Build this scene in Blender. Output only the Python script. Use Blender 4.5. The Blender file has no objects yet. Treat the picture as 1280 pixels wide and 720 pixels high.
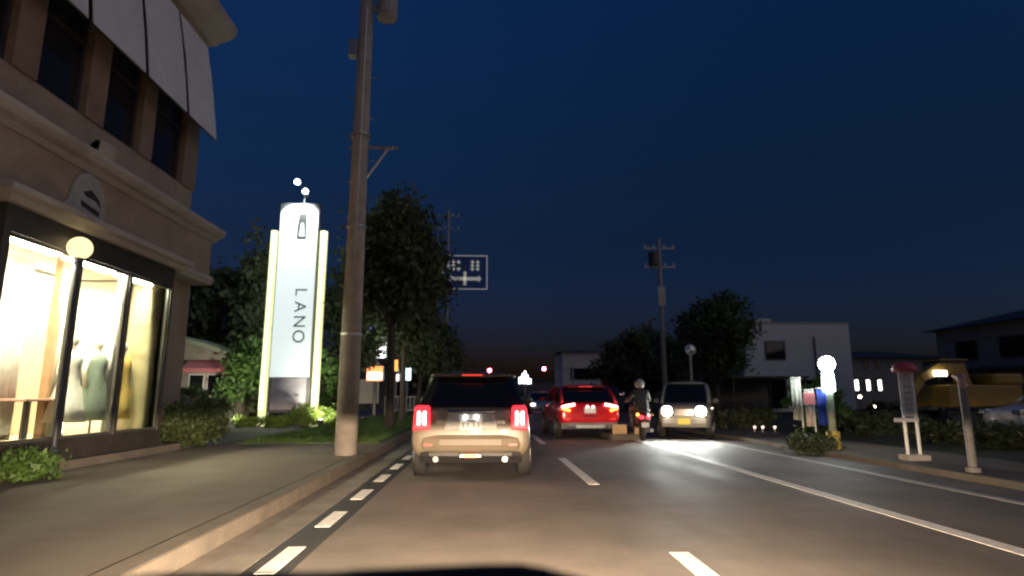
import bpy, bmesh, math, random
import numpy as np
from mathutils import Vector, Matrix
R = math.radians
random.seed(7)
sc = bpy.context.scene
col = sc.collection

# ------------------------------------------------------------------ camera, sky, exposure
F, CW, CH, CAMH = 750.0, 1280.0, 720.0, 1.2
YAW, PITCH = R(2.63), R(10.204)
cam_d = bpy.data.cameras.new('camera')
cam = bpy.data.objects.new('camera', cam_d); col.objects.link(cam)
cam.location = (0, 0, CAMH)
cam.rotation_euler = (math.pi/2 + PITCH, 0, -YAW)
cam_d.sensor_width = 36; cam_d.lens = F/CW*36
cam_d.clip_start = 0.05; cam_d.clip_end = 3000
cam_d.dof.use_dof = True; cam_d.dof.focus_distance = 5.0; cam_d.dof.aperture_fstop = 1.25
sc.camera = cam
w = bpy.data.worlds.new('World'); sc.world = w; w.use_nodes = True
wn = w.node_tree.nodes; wl = w.node_tree.links
sky = wn.new('ShaderNodeTexSky'); sky.sky_type = 'NISHITA'; sky.sun_disc = False
sky.sun_elevation = R(0.3); sky.sun_rotation = R(127); sky.ozone_density = 5.2; sky.dust_density = 1.0
bg = wn['Background']; bg.inputs['Strength'].default_value = 0.145
# sky colour multiplied by a painted darkening toward the horizon, same all the way round
wtc = wn.new('ShaderNodeTexCoord'); wsp = wn.new('ShaderNodeSeparateXYZ'); wrp = wn.new('ShaderNodeValToRGB'); wmx = wn.new('ShaderNodeVectorMath'); wmx.operation = 'MULTIPLY'
wl.new(wtc.outputs['Generated'], wsp.inputs[0]); wl.new(wsp.outputs['Z'], wrp.inputs['Fac'])
we = wrp.color_ramp.elements; we[0].position = .02; we[0].color = (.42, .34, .36, 1); we[1].position = .6; we[1].color = (1.0, .85, .78, 1)
for wp_, wc_ in ((.13, (.85, .42, .41, 1)), (.25, (.95, .43, .36, 1)), (.41, (.87, .61, .48, 1))):
    ne_ = we.new(wp_); ne_.color = wc_
wl.new(sky.outputs['Color'], wmx.inputs[0]); wl.new(wrp.outputs['Color'], wmx.inputs[1]); wl.new(wmx.outputs['Vector'], bg.inputs['Color'])
# weak, very wide fill from behind, added in place of unseen street light
fill_sun_d = bpy.data.lights.new('sun', 'SUN'); fill_sun_d.energy = 0.18; fill_sun_d.angle = R(70); fill_sun_d.color = (1, .9, .8)
sun = bpy.data.objects.new('sun', fill_sun_d); col.objects.link(sun)
sun.rotation_euler = Vector((-.8*math.cos(R(20)), .6*math.cos(R(20)), -math.sin(R(20)))).to_track_quat('-Z', 'Y').to_euler()
sc.view_settings.view_transform = 'Standard'; sc.view_settings.look = 'None'
sc.view_settings.exposure = 0.7; sc.view_settings.gamma = 1.0; sc.view_settings.use_curve_mapping = False
sc.render.engine = 'CYCLES'
sc.cycles.use_denoising = True
sc.cycles.sample_clamp_indirect = 6
sc.cycles.filter_width = 2.0
sc.cycles.max_bounces = 8; sc.cycles.transparent_max_bounces = 16
sc.cycles.caustics_reflective = False; sc.cycles.caustics_refractive = False

# ------------------------------------------------------------------ pixel -> place
_fw = Vector((math.sin(YAW)*math.cos(PITCH), math.cos(YAW)*math.cos(PITCH), math.sin(PITCH)))
_rt = Vector((math.cos(YAW), -math.sin(YAW), 0)); _up = _rt.cross(_fw)
def ray(px, py): return _fw + _rt*((px-640)/F) + _up*((360-py)/F)
def G(px, py, z=0.0): d = ray(px, py); return Vector((0, 0, CAMH)) + d*((z-CAMH)/d.z)
def AX(px, py, X): d = ray(px, py); return Vector((0, 0, CAMH)) + d*(X/d.x)
def AY(px, py, Y): d = ray(px, py); return Vector((0, 0, CAMH)) + d*(Y/d.y)

# ------------------------------------------------------------------ materials
_m = {}
def mat(name, c, rough=0.6, metal=0.0, var=0.25, scale=3.0, bump=0.15, spec=0.5, coat=0.0, detail=6):
    if name in _m: return _m[name]
    m = bpy.data.materials.new(name); m.use_nodes = True; n = m.node_tree.nodes; l = m.node_tree.links
    b = n['Principled BSDF']; b.inputs['Roughness'].default_value = rough; b.inputs['Metallic'].default_value = metal
    b.inputs['Specular IOR Level'].default_value = spec; b.inputs['Coat Weight'].default_value = coat
    tc = n.new('ShaderNodeTexCoord'); no = n.new('ShaderNodeTexNoise'); no.inputs['Scale'].default_value = scale
    no.inputs['Detail'].default_value = detail; no.inputs['Roughness'].default_value = 0.65
    l.new(tc.outputs['Object'], no.inputs['Vector'])
    r = n.new('ShaderNodeValToRGB'); e = r.color_ramp.elements
    e[0].position = 0.3; e[1].position = 0.7
    e[0].color = (*[x*(1-var) for x in c], 1); e[1].color = (*[min(1, x*(1+var)) for x in c], 1)
    l.new(no.outputs['Fac'], r.inputs['Fac']); l.new(r.outputs['Color'], b.inputs['Base Color'])
    if bump > 0:
        no2 = n.new('ShaderNodeTexNoise'); no2.inputs['Scale'].default_value = scale*14; no2.inputs['Detail'].default_value = 4
        l.new(tc.outputs['Object'], no2.inputs['Vector'])
        bp = n.new('ShaderNodeBump'); bp.inputs['Strength'].default_value = bump; bp.inputs['Distance'].default_value = 0.02
        l.new(no2.outputs['Fac'], bp.inputs['Height']); l.new(bp.outputs['Normal'], b.inputs['Normal'])
    _m[name] = m; return m
def emit(name, c, s):
    if name in _m: return _m[name]
    m = bpy.data.materials.new(name); m.use_nodes = True; n = m.node_tree.nodes
    b = n['Principled BSDF']; b.inputs['Base Color'].default_value = (*[min(.8, x) for x in c], 1); b.inputs['Roughness'].default_value = .4
    b.inputs['Emission Color'].default_value = (*c, 1); b.inputs['Emission Strength'].default_value = s
    _m[name] = m; return m
def glass_mat(name, tint=(0.9, 0.95, 0.93), refl=0.12):
    if name in _m: return _m[name]
    m = bpy.data.materials.new(name); m.use_nodes = True; n = m.node_tree.nodes; l = m.node_tree.links
    n.remove(n['Principled BSDF']); o = n['Material Output']
    t = n.new('ShaderNodeBsdfTransparent'); t.inputs['Color'].default_value = (*tint, 1)
    g = n.new('ShaderNodeBsdfGlossy'); g.inputs['Roughness'].default_value = 0.03
    lw = n.new('ShaderNodeLayerWeight'); lw.inputs['Blend'].default_value = refl
    mx = n.new('ShaderNodeMixShader'); l.new(lw.outputs['Fresnel'], mx.inputs['Fac'])
    l.new(t.outputs[0], mx.inputs[1]); l.new(g.outputs[0], mx.inputs[2]); l.new(mx.outputs[0], o.inputs['Surface'])
    _m[name] = m; return m
def leaf_mat(name, c):
    if name in _m: return _m[name]
    m = mat(name, c, rough=0.55, var=0.45, scale=1.6, bump=0.0)
    b = m.node_tree.nodes['Principled BSDF']; n = m.node_tree.nodes; l = m.node_tree.links
    t = n.new('ShaderNodeBsdfTranslucent'); t.inputs['Color'].default_value = (c[0]*1.3, c[1]*1.3, c[2], 1)
    mx = n.new('ShaderNodeMixShader'); mx.inputs['Fac'].default_value = 0.3
    l.new(b.outputs[0], mx.inputs[1]); l.new(t.outputs[0], mx.inputs[2]); l.new(mx.outputs[0], n['Material Output'].inputs['Surface'])
    return m

def asphalt(name, c, rough=0.55, wet=0.0):
    m = mat(name, c, rough=rough, var=0.3, scale=0.7, bump=0.12, spec=0.5)
    n = m.node_tree.nodes; l = m.node_tree.links; b = n['Principled BSDF']
    # worn wheel tracks and smooth patches: the gloss changes over metres
    tc = n.new('ShaderNodeTexCoord'); mp = n.new('ShaderNodeMapping'); mp.inputs['Scale'].default_value = (0.9, 0.12, 1)
    no = n.new('ShaderNodeTexNoise'); no.inputs['Scale'].default_value = 1.2; no.inputs['Detail'].default_value = 5
    l.new(tc.outputs['Object'], mp.inputs['Vector']); l.new(mp.outputs['Vector'], no.inputs['Vector'])
    mr = n.new('ShaderNodeMapRange'); mr.inputs[1].default_value = 0.3; mr.inputs[2].default_value = 0.7
    mr.inputs[3].default_value = rough - 0.12; mr.inputs[4].default_value = rough + 0.15
    l.new(no.outputs['Fac'], mr.inputs[0]); l.new(mr.outputs[0], b.inputs['Roughness'])
    return m

# ------------------------------------------------------------------ mesh helpers
class MB:
    def __init__(s): s.v = []; s.f = []
    def add(s, vs, fs):
        o = len(s.v); s.v += [tuple(x) for x in vs]; s.f += [tuple(i+o for i in f) for f in fs]; return s
    def box(s, x0, x1, y0, y1, z0, z1):
        vs = [(x, y, z) for z in (z0, z1) for y in (y0, y1) for x in (x0, x1)]
        return s.add(vs, [(0, 2, 3, 1), (4, 5, 7, 6), (0, 1, 5, 4), (2, 6, 7, 3), (0, 4, 6, 2), (1, 3, 7, 5)])
    def cbox(s, c, d, rot=None):
        vs = []
        for z in (-.5, .5):
            for y in (-.5, .5):
                for x in (-.5, .5):
                    p = Vector((x*d[0], y*d[1], z*d[2]))
                    if rot is not None: p = rot @ p
                    vs.append(p + Vector(c))
        return s.add(vs, [(0, 2, 3, 1), (4, 5, 7, 6), (0, 1, 5, 4), (2, 6, 7, 3), (0, 4, 6, 2), (1, 3, 7, 5)])
    def tube(s, pts, rad, n=10):
        pts = [Vector(p) for p in pts]
        if not isinstance(rad, (list, tuple)): rad = [rad]*len(pts)
        rings = []
        for i, p in enumerate(pts):
            t = (pts[min(i+1, len(pts)-1)] - pts[max(i-1, 0)]).normalized()
            a = Vector((0, 0, 1)) if abs(t.z) < .9 else Vector((1, 0, 0))
            u = t.cross(a).normalized(); v = t.cross(u)
            rings.append([p + (u*math.cos(2*math.pi*k/n) + v*math.sin(2*math.pi*k/n))*rad[i] for k in range(n)])
        return s.loft(rings)
    def loft(s, rings, cap=True):
        n = len(rings[0]); vs = [p for r in rings for p in r]; fs = []
        for i in range(len(rings)-1):
            for k in range(n):
                fs.append((i*n+k, i*n+(k+1) % n, (i+1)*n+(k+1) % n, (i+1)*n+k))
        if cap: fs.append(tuple(range(n))[::-1]); fs.append(tuple((len(rings)-1)*n+k for k in range(n)))
        return s.add(vs, fs)
    def lathe(s, prof, c=(0, 0, 0), n=16, axis='z'):
        rings = []
        for r, z in prof:
            ring = []
            for k in range(n):
                a = 2*math.pi*k/n; p = (r*math.cos(a), r*math.sin(a), z)
                if axis == 'x': p = (p[2], p[0], p[1])
                if axis == 'y': p = (p[0], p[2], p[1])
                ring.append((p[0]+c[0], p[1]+c[1], p[2]+c[2]))
            rings.append(ring)
        return s.loft(rings)
    def prism(s, poly, off):
        off = Vector(off); a = [Vector(p) for p in poly]; n = len(a)
        vs = a + [p+off for p in a]
        fs = [tuple(range(n))[::-1], tuple(range(n, 2*n))] + [(k, (k+1) % n, n+(k+1) % n, n+k) for k in range(n)]
        return s.add(vs, fs)
    def ball(s, c, r, n=14, m=9):
        if not isinstance(r, (list, tuple)): r = (r, r, r)
        prof = [(max(1e-3, math.sin(math.pi*i/m)), -math.cos(math.pi*i/m)) for i in range(m+1)]
        rings = [[(c[0]+p*math.cos(2*math.pi*k/n)*r[0], c[1]+p*math.sin(2*math.pi*k/n)*r[1], c[2]+z*r[2]) for k in range(n)] for p, z in prof]
        return s.loft(rings)
    def build(s, name, m, parent=None, bevel=0.0, smooth=False, subd=0, recalc=True, seg=2):
        me = bpy.data.meshes.new(name); me.from_pydata(s.v, [], s.f)
        if recalc:
            bm = bmesh.new(); bm.from_mesh(me); bmesh.ops.recalc_face_normals(bm, faces=bm.faces); bm.to_mesh(me); bm.free()
        if m is not None: me.materials.append(m)
        if smooth or subd: me.polygons.foreach_set('use_smooth', [True]*len(me.polygons))
        o = bpy.data.objects.new(name, me); col.objects.link(o)
        if parent is not None: o.parent = parent
        if bevel:
            b = o.modifiers.new('bevel', 'BEVEL'); b.width = bevel; b.segments = seg; b.limit_method = 'ANGLE'
        if subd:
            d = o.modifiers.new('sub', 'SUBSURF'); d.levels = subd; d.render_levels = subd
        return o
def box(x0, x1, y0, y1, z0, z1): return MB().box(x0, x1, y0, y1, z0, z1)
def tag(o, label, cat, group=None):
    o['label'] = label; o['category'] = cat
    if group: o['group'] = group
    return o
def thing(name, label, cat, loc=(0, 0, 0), rz=0.0, group=None):
    o = bpy.data.objects.new(name, None); col.objects.link(o); o.empty_display_size = .2
    o.location = loc; o.rotation_euler = (0, 0, rz)
    return tag(o, label, cat, group)
def struct(o): o['kind'] = 'structure'; return o
def dup(root, loc, rz=0.0, label=None, group=None):
    def cp(o, par):
        c = o.copy(); col.objects.link(c); c.parent = par
        for ch in o.children: cp(ch, c)
        return c
    r = cp(root, None); r.location = loc; r.rotation_euler = (0, 0, rz)
    if label: r['label'] = label
    if group: r['group'] = group
    return r
def lamp(name, kind, energy, loc, parent=None, color=(1, 1, 1), **kw):
    d = bpy.data.lights.new(name, kind); d.energy = energy; d.color = color
    for k, v in kw.items():
        if k != 'rot': setattr(d, k, v)
    o = bpy.data.objects.new(name, d); col.objects.link(o); o.location = loc
    if 'rot' in kw: o.rotation_euler = kw['rot']
    if parent is not None: o.parent = parent
    return o
def text_mesh(name, body, size, m, parent, loc, rot, ext=0.004, sx=1.0):
    cu = bpy.data.curves.new(name, 'FONT'); cu.body = body; cu.size = size; cu.extrude = ext; cu.align_x = 'CENTER'; cu.align_y = 'CENTER'
    t = bpy.data.objects.new(name, cu); col.objects.link(t); bpy.context.view_layer.update()
    me = bpy.data.meshes.new_from_object(t.evaluated_get(bpy.context.evaluated_depsgraph_get()))
    bpy.data.objects.remove(t); me.materials.clear(); me.materials.append(m)
    o = bpy.data.objects.new(name, me); col.objects.link(o); o.parent = parent; o.location = loc; o.rotation_euler = rot; o.scale = (sx, 1, 1)
    return o

# common materials
M_white = mat('white_paint', (.75, .74, .72), .5, var=.08)
M_line = mat('road_paint', (.8, .79, .75), .6, var=.18, scale=9, bump=.3)
M_black = mat('black_plastic', (.02, .02, .022), .45, var=.2)
M_rubber = mat('rubber', (.025, .025, .025), .8, var=.2)
M_rim = mat('alloy', (.5, .5, .52), .3, metal=.9, var=.1, bump=0)
M_chrome = mat('chrome', (.75, .75, .77), .12, metal=1, var=.04, bump=0)
M_steel = mat('galvanised', (.38, .39, .4), .45, metal=.7, var=.15)
M_dglass = mat('dark_glass', (.012, .014, .018), .06, var=.1, bump=0, spec=.6)
M_conc = mat('concrete', (.36, .34, .31), .8, var=.18, scale=4, bump=.3)
M_bark = mat('bark', (.1, .08, .06), .9, var=.35, scale=9, bump=.8)
M_leafd = leaf_mat('leaf_dark', (.1, .125, .06))
M_leafm = leaf_mat('leaf_mid', (.09, .13, .05))
M_leafb = leaf_mat('leaf_bright', (.09, .17, .04))

# ------------------------------------------------------------------ ground, road, pavements
M_ground = mat('soil_grass', (.035, .042, .024), .9, var=.4, scale=1.5, bump=.6)
M_road = asphalt('road_asphalt', (.15, .132, .115), .68)
M_strip = asphalt('edge_asphalt', (.035, .034, .033), .5)
M_gutter = mat('gutter_concrete', (.19, .17, .145), .75, var=.25, scale=2.5, bump=.4)
M_kerb = mat('kerb_concrete', (.125, .108, .088), .8, var=.25, scale=3, bump=.4)
M_walk = asphalt('footpath_asphalt', (.12, .098, .078), .8)
M_drive = asphalt('drive_asphalt', (.16, .15, .13), .7)
struct(box(-900, 900, -60, 1800, -.5, -.012).build('ground', M_ground))
struct(box(-1.66, 6.95, -12, 420, -.2, 0).build('road', M_road))
struct(box(-1.655, -1.33, -12, 420, -.1, .004).build('road_edge_strip', M_strip))
struct(box(-2.13, -1.662, -12, 420, -.2, .006).build('gutter', M_gutter))
k = box(-2.36, -2.132, -12, 420, -.2, .15).build('kerb', M_kerb, bevel=.03); struct(k)
struct(box(-6.05, -2.362, -12, 420, -.2, .142).build('footpath', M_walk))
struct(box(-45, -6.052, 13.2, 60, -.2, .138).build('forecourt', M_drive))
struct(box(6.952, 7.12, -12, 420, -.2, .1).build('right_kerb', M_kerb, bevel=.03))
struct(box(7.122, 9.1, -12, 420, -.2, .095).build('right_footpath', M_walk))
struct(box(9.102, 60, -12, 24, -.2, .06).build('verge', mat('verge_soil', (.03, .036, .02), .9, var=.5, scale=2.5, bump=.8)))
struct(box(9.102, 60, 24.002, 44, -.2, .07).build('car_park', asphalt('lot_asphalt', (.05, .048, .045), .7)))
hv = []; hn = 60
for i in range(hn+1):
    x = -700 + 1400*i/hn; z = 16 + 9*math.sin(i*.5) + 5*math.sin(i*1.37+1); hv += [(x, 520, -2), (x, 540, z), (x, 640, z*1.2)]
hm = MB(); hm.add(hv, [f for i in range(hn) for f in ((3*i, 3*i+3, 3*i+4, 3*i+1), (3*i+1, 3*i+4, 3*i+5, 3*i+2))])
struct(hm.build('horizon_screen', mat('horizon_screen_dark', (.03, .035, .03), .9, var=.4, scale=.05, bump=0)))  # dark ridge added to hide the orange band of sky at the horizon
# painted markings
mk = thing('road_marking', 'row of short white dashes painted along the gutter edge', 'marking'); mk['kind'] = 'structure'
for i in range(-1, 26):
    y = 4.82 + 1.5*i
    if y < 3: continue
    box(-1.56, -1.42, y-.37, y+.37, 0, .0085).build('dash', M_line, mk)
mk = thing('lane_marking', 'broken white lane line painted between the two lanes', 'marking'); mk['kind'] = 'structure'
for i in range(-1, 9):
    y = 8.55 + 7.2*i
    if y < -4: continue
    box(1.45, 1.6, max(y, 1.5), y+3.55, 0, .0045).build('dash', M_line, mk)
struct(box(4.12, 4.3, -5, 17.2, -.05, .0045).build('centre_line', M_line))
struct(box(4.15, 4.28, 24, 90, -.05, .0045).build('centre_line', M_line))
struct(box(6.05, 6.2, -5, 120, -.05, .0045).build('edge_line', mat('road_paint_worn', (.42, .41, .39), .6, var=.3, scale=7, bump=.3)))

# ------------------------------------------------------------------ foliage
def leaves(rng, blobs, n, size, clump=.35, nclump=None):
    """blobs: list of (centre, radii); leaf quads gathered in clumps spread through the blobs"""
    V = []; tot = sum(b[1][0]*b[1][1]*b[1][2] for b in blobs)
    for c, r in blobs:
        k = int(n*(r[0]*r[1]*r[2])/tot); nc = nclump or max(6, k//55)
        d = rng.normal(size=(nc, 3)); d /= np.linalg.norm(d, axis=1)[:, None]
        cc = d*(rng.uniform(.25, 1.0, size=(nc, 1))**.6)*np.array(r)*rng.uniform(.8, 1.12, size=(nc, 1)) + np.array(c)
        idx = rng.integers(0, nc, size=k)
        s = clump*rng.uniform(.6, 1.3, size=(nc, 1))[idx]
        p = cc[idx] + rng.normal(size=(k, 3))*s*np.array([1, 1, .7])
        a = rng.normal(size=(k, 3)); a /= np.linalg.norm(a, axis=1)[:, None]
        b = rng.normal(size=(k, 3)); b -= a*(a*b).sum(1)[:, None]; b /= np.linalg.norm(b, axis=1)[:, None]
        L = size*rng.uniform(.6, 1.4, size=(k, 1))
        V.append(np.stack([p-a*L, p+b*L*.5, p+a*L, p-b*L*.5], 1))
    V = np.concatenate(V).reshape(-1, 3)
    return V
def leaf_obj(name, V, m, parent):
    n = len(V)//4; me = bpy.data.meshes.new(name)
    me.vertices.add(len(V)); me.vertices.foreach_set('co', V.astype(np.float32).ravel())
    me.loops.add(len(V)); me.loops.foreach_set('vertex_index', np.arange(len(V), dtype=np.int32))
    me.polygons.add(n); me.polygons.foreach_set('loop_start', np.arange(0, len(V), 4, dtype=np.int32))
    me.polygons.foreach_set('loop_total', np.full(n, 4, np.int32)); me.update(calc_edges=True); me.materials.append(m)
    o = bpy.data.objects.new(name, me); col.objects.link(o); o.parent = parent; return o
def tree(name, label, loc, h, trunk_h, rad, m, n=9000, size=.11, seed=1, shape='round', group=None, cat='tree', tr=.13, clump=.32):
    rng = np.random.default_rng(seed); t = thing(name, label, cat, loc, 0, group)
    mb = MB(); lean = rng.normal(size=2)*.12
    top = Vector((lean[0], lean[1], h*.86))
    mb.tube([(0, 0, -.1), (0, 0, .15), (lean[0]*.3, lean[1]*.3, trunk_h*.6), (lean[0]*.6, lean[1]*.6, trunk_h), top], [tr*1.5, tr*1.1, tr*.9, tr*.75, tr*.15], 10)
    blobs = []
    if shape == 'round':
        zc = (trunk_h + h)/2; rz = (h-trunk_h)/2
        blobs.append(((lean[0]*.7, lean[1]*.7, zc), (rad*.8, rad*.8, rz*.85)))
        for i in range(9):
            a = i*2.4 + rng.uniform(0, .8); zz = zc + rng.uniform(-.7, .75)*rz; q = rad*(.75 if abs(zz-zc) < rz*.4 else .5)
            c = (math.cos(a)*q, math.sin(a)*q, zz); blobs.append((c, (rad*.42, rad*.42, rz*.28)))
            mb.tube([(lean[0]*.5, lean[1]*.5, trunk_h*rng.uniform(.75, 1.1)), (c[0]*.5, c[1]*.5, (zz+trunk_h)/2), c], [tr*.5, tr*.3, tr*.08], 6)
    else:
        for i in range(9):
            q = i/8; zz = trunk_h + (h-trunk_h)*q; rr = rad*(1-q*.86)*(.8+.2*rng.uniform())
            blobs.append(((rng.normal()*.1, rng.normal()*.1, zz), (rr, rr, (h-trunk_h)/9)))
            for j in range(3):
                a = rng.uniform(0, 6.28); mb.tube([(0, 0, zz), (math.cos(a)*rr*.9, math.sin(a)*rr*.9, zz-.1)], [tr*.3, tr*.06], 5)
    mb.build('trunk', M_bark, t, smooth=True)
    leaf_obj('crown', leaves(rng, blobs, n, size, clump), m, t)
    return t
def shrub(name, label, loc, rx, ry, h, m, n=2500, size=.06, seed=1, group=None, cat='shrub'):
    rng = np.random.default_rng(seed); t = thing(name, label, cat, loc, 0, group)
    mb = MB()
    for i in range(7):
        a = rng.uniform(0, 6.28); q = rng.uniform(.2, .7)
        mb.tube([(0, 0, -.05), (math.cos(a)*rx*q*.4, math.sin(a)*ry*q*.4, h*.4), (math.cos(a)*rx*q, math.sin(a)*ry*q, h*.8)], [.02, .014, .005], 5)
    mb.build('stems', M_bark, t)
    blobs = [((0, 0, h*.5), (rx*.85, ry*.85, h*.48))]
    for i in range(6):
        a = rng.uniform(0, 6.28); blobs.append(((math.cos(a)*rx*.6, math.sin(a)*ry*.6, h*rng.uniform(.3, .85)), (rx*.4, ry*.4, h*.25)))
    leaf_obj('leaves', leaves(rng, blobs, n, size, .09), m, t)
    return t

# ------------------------------------------------------------------ the shop with the lit window
XB, XW = -6.3, -7.0
M_stucco = mat('brown_stucco', (.36, .29, .22), .85, var=.2, scale=1.2, bump=.35)
M_cornice = mat('pale_cornice', (.46, .42, .37), .75, var=.14, scale=2, bump=.25)
M_dark = mat('dark_frame', (.045, .042, .04), .45, var=.2)
M_plinth = mat('dark_plinth', (.05, .045, .04), .55, var=.3)
M_blind = mat('white_canvas', (.76, .77, .8), .8, var=.08, scale=1.5, bump=.15)
M_cream = mat('cream_wall', (.78, .72, .6), .7, var=.06)
M_winup = mat('upper_glass', (.02, .02, .022), .12, var=.4, scale=.8, bump=0)
shop = thing('shop_building', 'two storey brown shop with pale cornices and brightly lit bay window', 'building', (XW, 8, 0))
def L(x, y, z): return Vector((x-XW, y-8, z))
def sbox(x0, x1, y0, y1, z0, z1): return box(x0-XW, x1-XW, y0-8, y1-8, z0, z1)
Y0, Y1, Y2 = 1.5, 14.4, 14.1     # near end, ground floor end, upper floor end
mb = sbox(-7.3, XW, 12.3, Y1, 0, 3.99)
o = MB(); o.add(mb.v, mb.f)
for a in [(-7.3, XW, Y0, 7.9, 0, 3.99), (-7.3, XW, 7.905, 12.295, 3.72, 3.985), (-7.3, -6.6, Y0, Y1, 3.992, 4.88), (-16, -7.302, Y1-.3, Y1-.002, 0, 4.88), (-16, -7.302, Y0, Y0+.3, 0, 4.88)]:
    b = sbox(*a); o.add(b.v, b.f)
o.build('wall', M_stucco, shop)
# upper storey: piers between dark windows, spandrel and top band
o = MB()
for a in [(-7.35, -7.03, Y0, Y2, 4.9, 6.02), (-7.35, -7.03, Y0, Y2, 9.2, 10.2), (-16, -7.352, Y2-.3, Y2-.01, 4.9, 10.2), (-16, -7.352, Y0, Y0+.3, 4.9, 10.2)]:
    b = sbox(*a); o.add(b.v, b.f)
o.build('upper_wall', M_stucco, shop)
piers = [(Y0, 1.9), (3.2, 3.65), (5.0, 5.4), (6.75, 7.2), (8.45, 8.95), (10.1, 10.6), (11.75, 12.2), (13.5, Y2)]
for a, b in piers:
    sbox(-7.35, -6.98, a, b, 6.022, 9.198).build('pier', mat('pier_stone', (.26, .19, .14), .8, var=.2, scale=2), shop, bevel=.015)
for i in range(len(piers)-1):
    a, b = piers[i][1], piers[i+1][0]
    fr = MB()
    for q in [(-7.2, -7.12, a, a+.07, 6.022, 9.198), (-7.2, -7.12, b-.07, b, 6.022, 9.198), (-7.2, -7.12, a+.07, b-.07, 6.022, 6.1), (-7.2, -7.12, a+.07, b-.07, 7.3, 7.38), (-7.2, -7.12, a+.07, b-.07, 9.12, 9.198)]:
        bb = sbox(*q); fr.add(bb.v, bb.f)
    wdo = fr.build('window', M_dark, shop)
    sbox(-7.175, -7.16, a+.06, b-.06, 6.08, 7.32).build('pane', M_winup, wdo)
    sbox(-7.175, -7.16, a+.06, b-.06, 7.36, 9.14).build('pane', M_winup, wdo)
# canvas blinds, hung from the top band and standing off the wall at the foot
aw = [2.6, 4.3, 5.95, 7.6, 9.3, 11.0, 12.62, 14.08]
for i in range(len(aw)-1):
    a, b = aw[i]+.05, aw[i+1]-.09
    mb = MB(); n = 6; rings = []
    for kx in range(n+1):
        q = kx/n; x = -6.97 + .42*q + .03*math.sin(q*3.1); z = 9.75 - 2.45*q
        rings.append([L(x, a, z), L(x, b, z), L(x+.02, b, z+.01), L(x+.02, a, z+.01)])
    aob = mb.loft(rings).build('blind', M_blind, shop)
    MB().tube([L(-6.56, a, 7.3), L(-6.56, b, 7.3)], .02, 6).build('bottom_bar', M_dark, aob)
    MB().tube([L(-7.02, a-.04, 7.55), L(-6.55, a-.04, 7.32)], .015, 6).build('blind_arm', M_dark, aob)
def cornice(name, y0, y1, prof, m=M_cornice):
    return MB().prism([L(x, y0, z) for x, z in prof], (0, y1-y0, 0)).build(name, m, shop, bevel=.012)
cornice('cornice', Y0, Y1+.12, [(-7.02, 4.85), (-6.57, 4.85), (-6.5, 4.93), (-6.4, 4.97), (-6.33, 5.05), (-6.33, 5.14), (-6.45, 5.19), (-7.02, 5.22)])
cornice('roof_cornice', Y0, Y2+.28, [(-7.4, 10.0), (-6.96, 10.0), (-6.8, 10.12), (-6.6, 10.16), (-6.45, 10.32), (-6.42, 10.5), (-6.5, 10.62), (-7.4, 10.62)])
sbox(-16, -7.0, Y0, Y2, 10.622, 10.75).build('roof', M_conc, shop)
sbox(-16, -7.03, Y2, Y1, 4.882, 4.95).build('lower_roof', M_conc, shop)
c0 = AX(128, 190, -6.4)
mb = MB()
for kx in range(3): mb.lathe([(.001, -.2), (.1-.02*kx, -.2), (.1-.02*kx, .2), (.001, .2)], L(-6.42+.03*kx, c0.y, 5.2+.06*kx), 12, 'y')
mb.build('scroll_block', M_cornice, shop)
# lower cornice wraps the bay
lc = [(.0, 3.722), (.1, 3.722), (.16, 3.8), (.24, 3.84), (.24, 3.93), (.12, 3.99), (.0, 3.99)]
rings = []
for (x, y, dx, dy) in [(-6.99, 7.88, 0, -1), (XB, 7.88, 1, -1), (XB, 12.28, 1, 1), (-6.99, 12.28, 0, 1)]:
    rings.append([L(x+dx*p, y+dy*p, z) for p, z in lc])
MB().loft(rings).build('bay_cornice', M_cornice, shop, bevel=.01)
sbox(-6.99, XB, 7.9, 12.26, 3.724, 3.97).build('bay_roof', M_dark, shop)
cornice('string_course', 12.55, Y1+.05, [(-7.02, 3.8), (-6.56, 3.8), (-6.5, 3.9), (-6.52, 4.0), (-7.02, 4.04)])
# bay frame
hd = MB()
for a in [(-6.42, XB, 7.9, 12.26, 3.36, 3.722), (-6.99, -6.422, 7.9, 8.02, 3.36, 3.722), (-6.99, -6.422, 12.14, 12.26, 3.36, 3.722)]:
    b = sbox(*a); hd.add(b.v, b.f)
hd.build('bay_header', M_dark, shop)
pl = MB()
for a in [(-6.45, XB+.02, 7.9, 12.28, .14, .56), (-6.99, -6.452, 7.9, 8.02, .14, .56), (-6.99, -6.452, 12.16, 12.28, .14, .56)]:
    b = sbox(*a); pl.add(b.v, b.f)
pl.build('plinth', M_plinth, shop, bevel=.01)
sbox(-6.99, -6.08, 6.5, 12.7, .05, .27).build('step', mat('step_stone', (.17, .15, .13), .8), shop, bevel=.012)
mul = [(7.9, 8.02), (9.42, 9.5), (10.78, 10.86), (12.18, 12.26)]
M_mull = mat('mullion_grey', (.12, .12, .115), .4, metal=.3)
for a, b in mul: sbox(-6.41, XB+.005, a, b, .562, 3.358).build('mullion', M_mull if a > 8 else M_dark, shop)
GL = glass_mat('shop_glass')
for i in range(3):
    wdo = MB()
    a, b = mul[i][1], mul[i+1][0]
    for q in [(-6.38, -6.33, a+.002, b-.002, .562, .61), (-6.38, -6.33, a+.002, b-.002, 3.31, 3.358), (-6.38, -6.33, a+.002, a+.03, .605, 3.315), (-6.38, -6.33, b-.03, b-.002, .605, 3.315)]:
        bb = sbox(*q); wdo.add(bb.v, bb.f)
    wdo = wdo.build('window', M_mull, shop)
    sbox(-6.358, -6.35, a-.01, b+.01, .6, 3.32).build('pane', GL, wdo)
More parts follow.
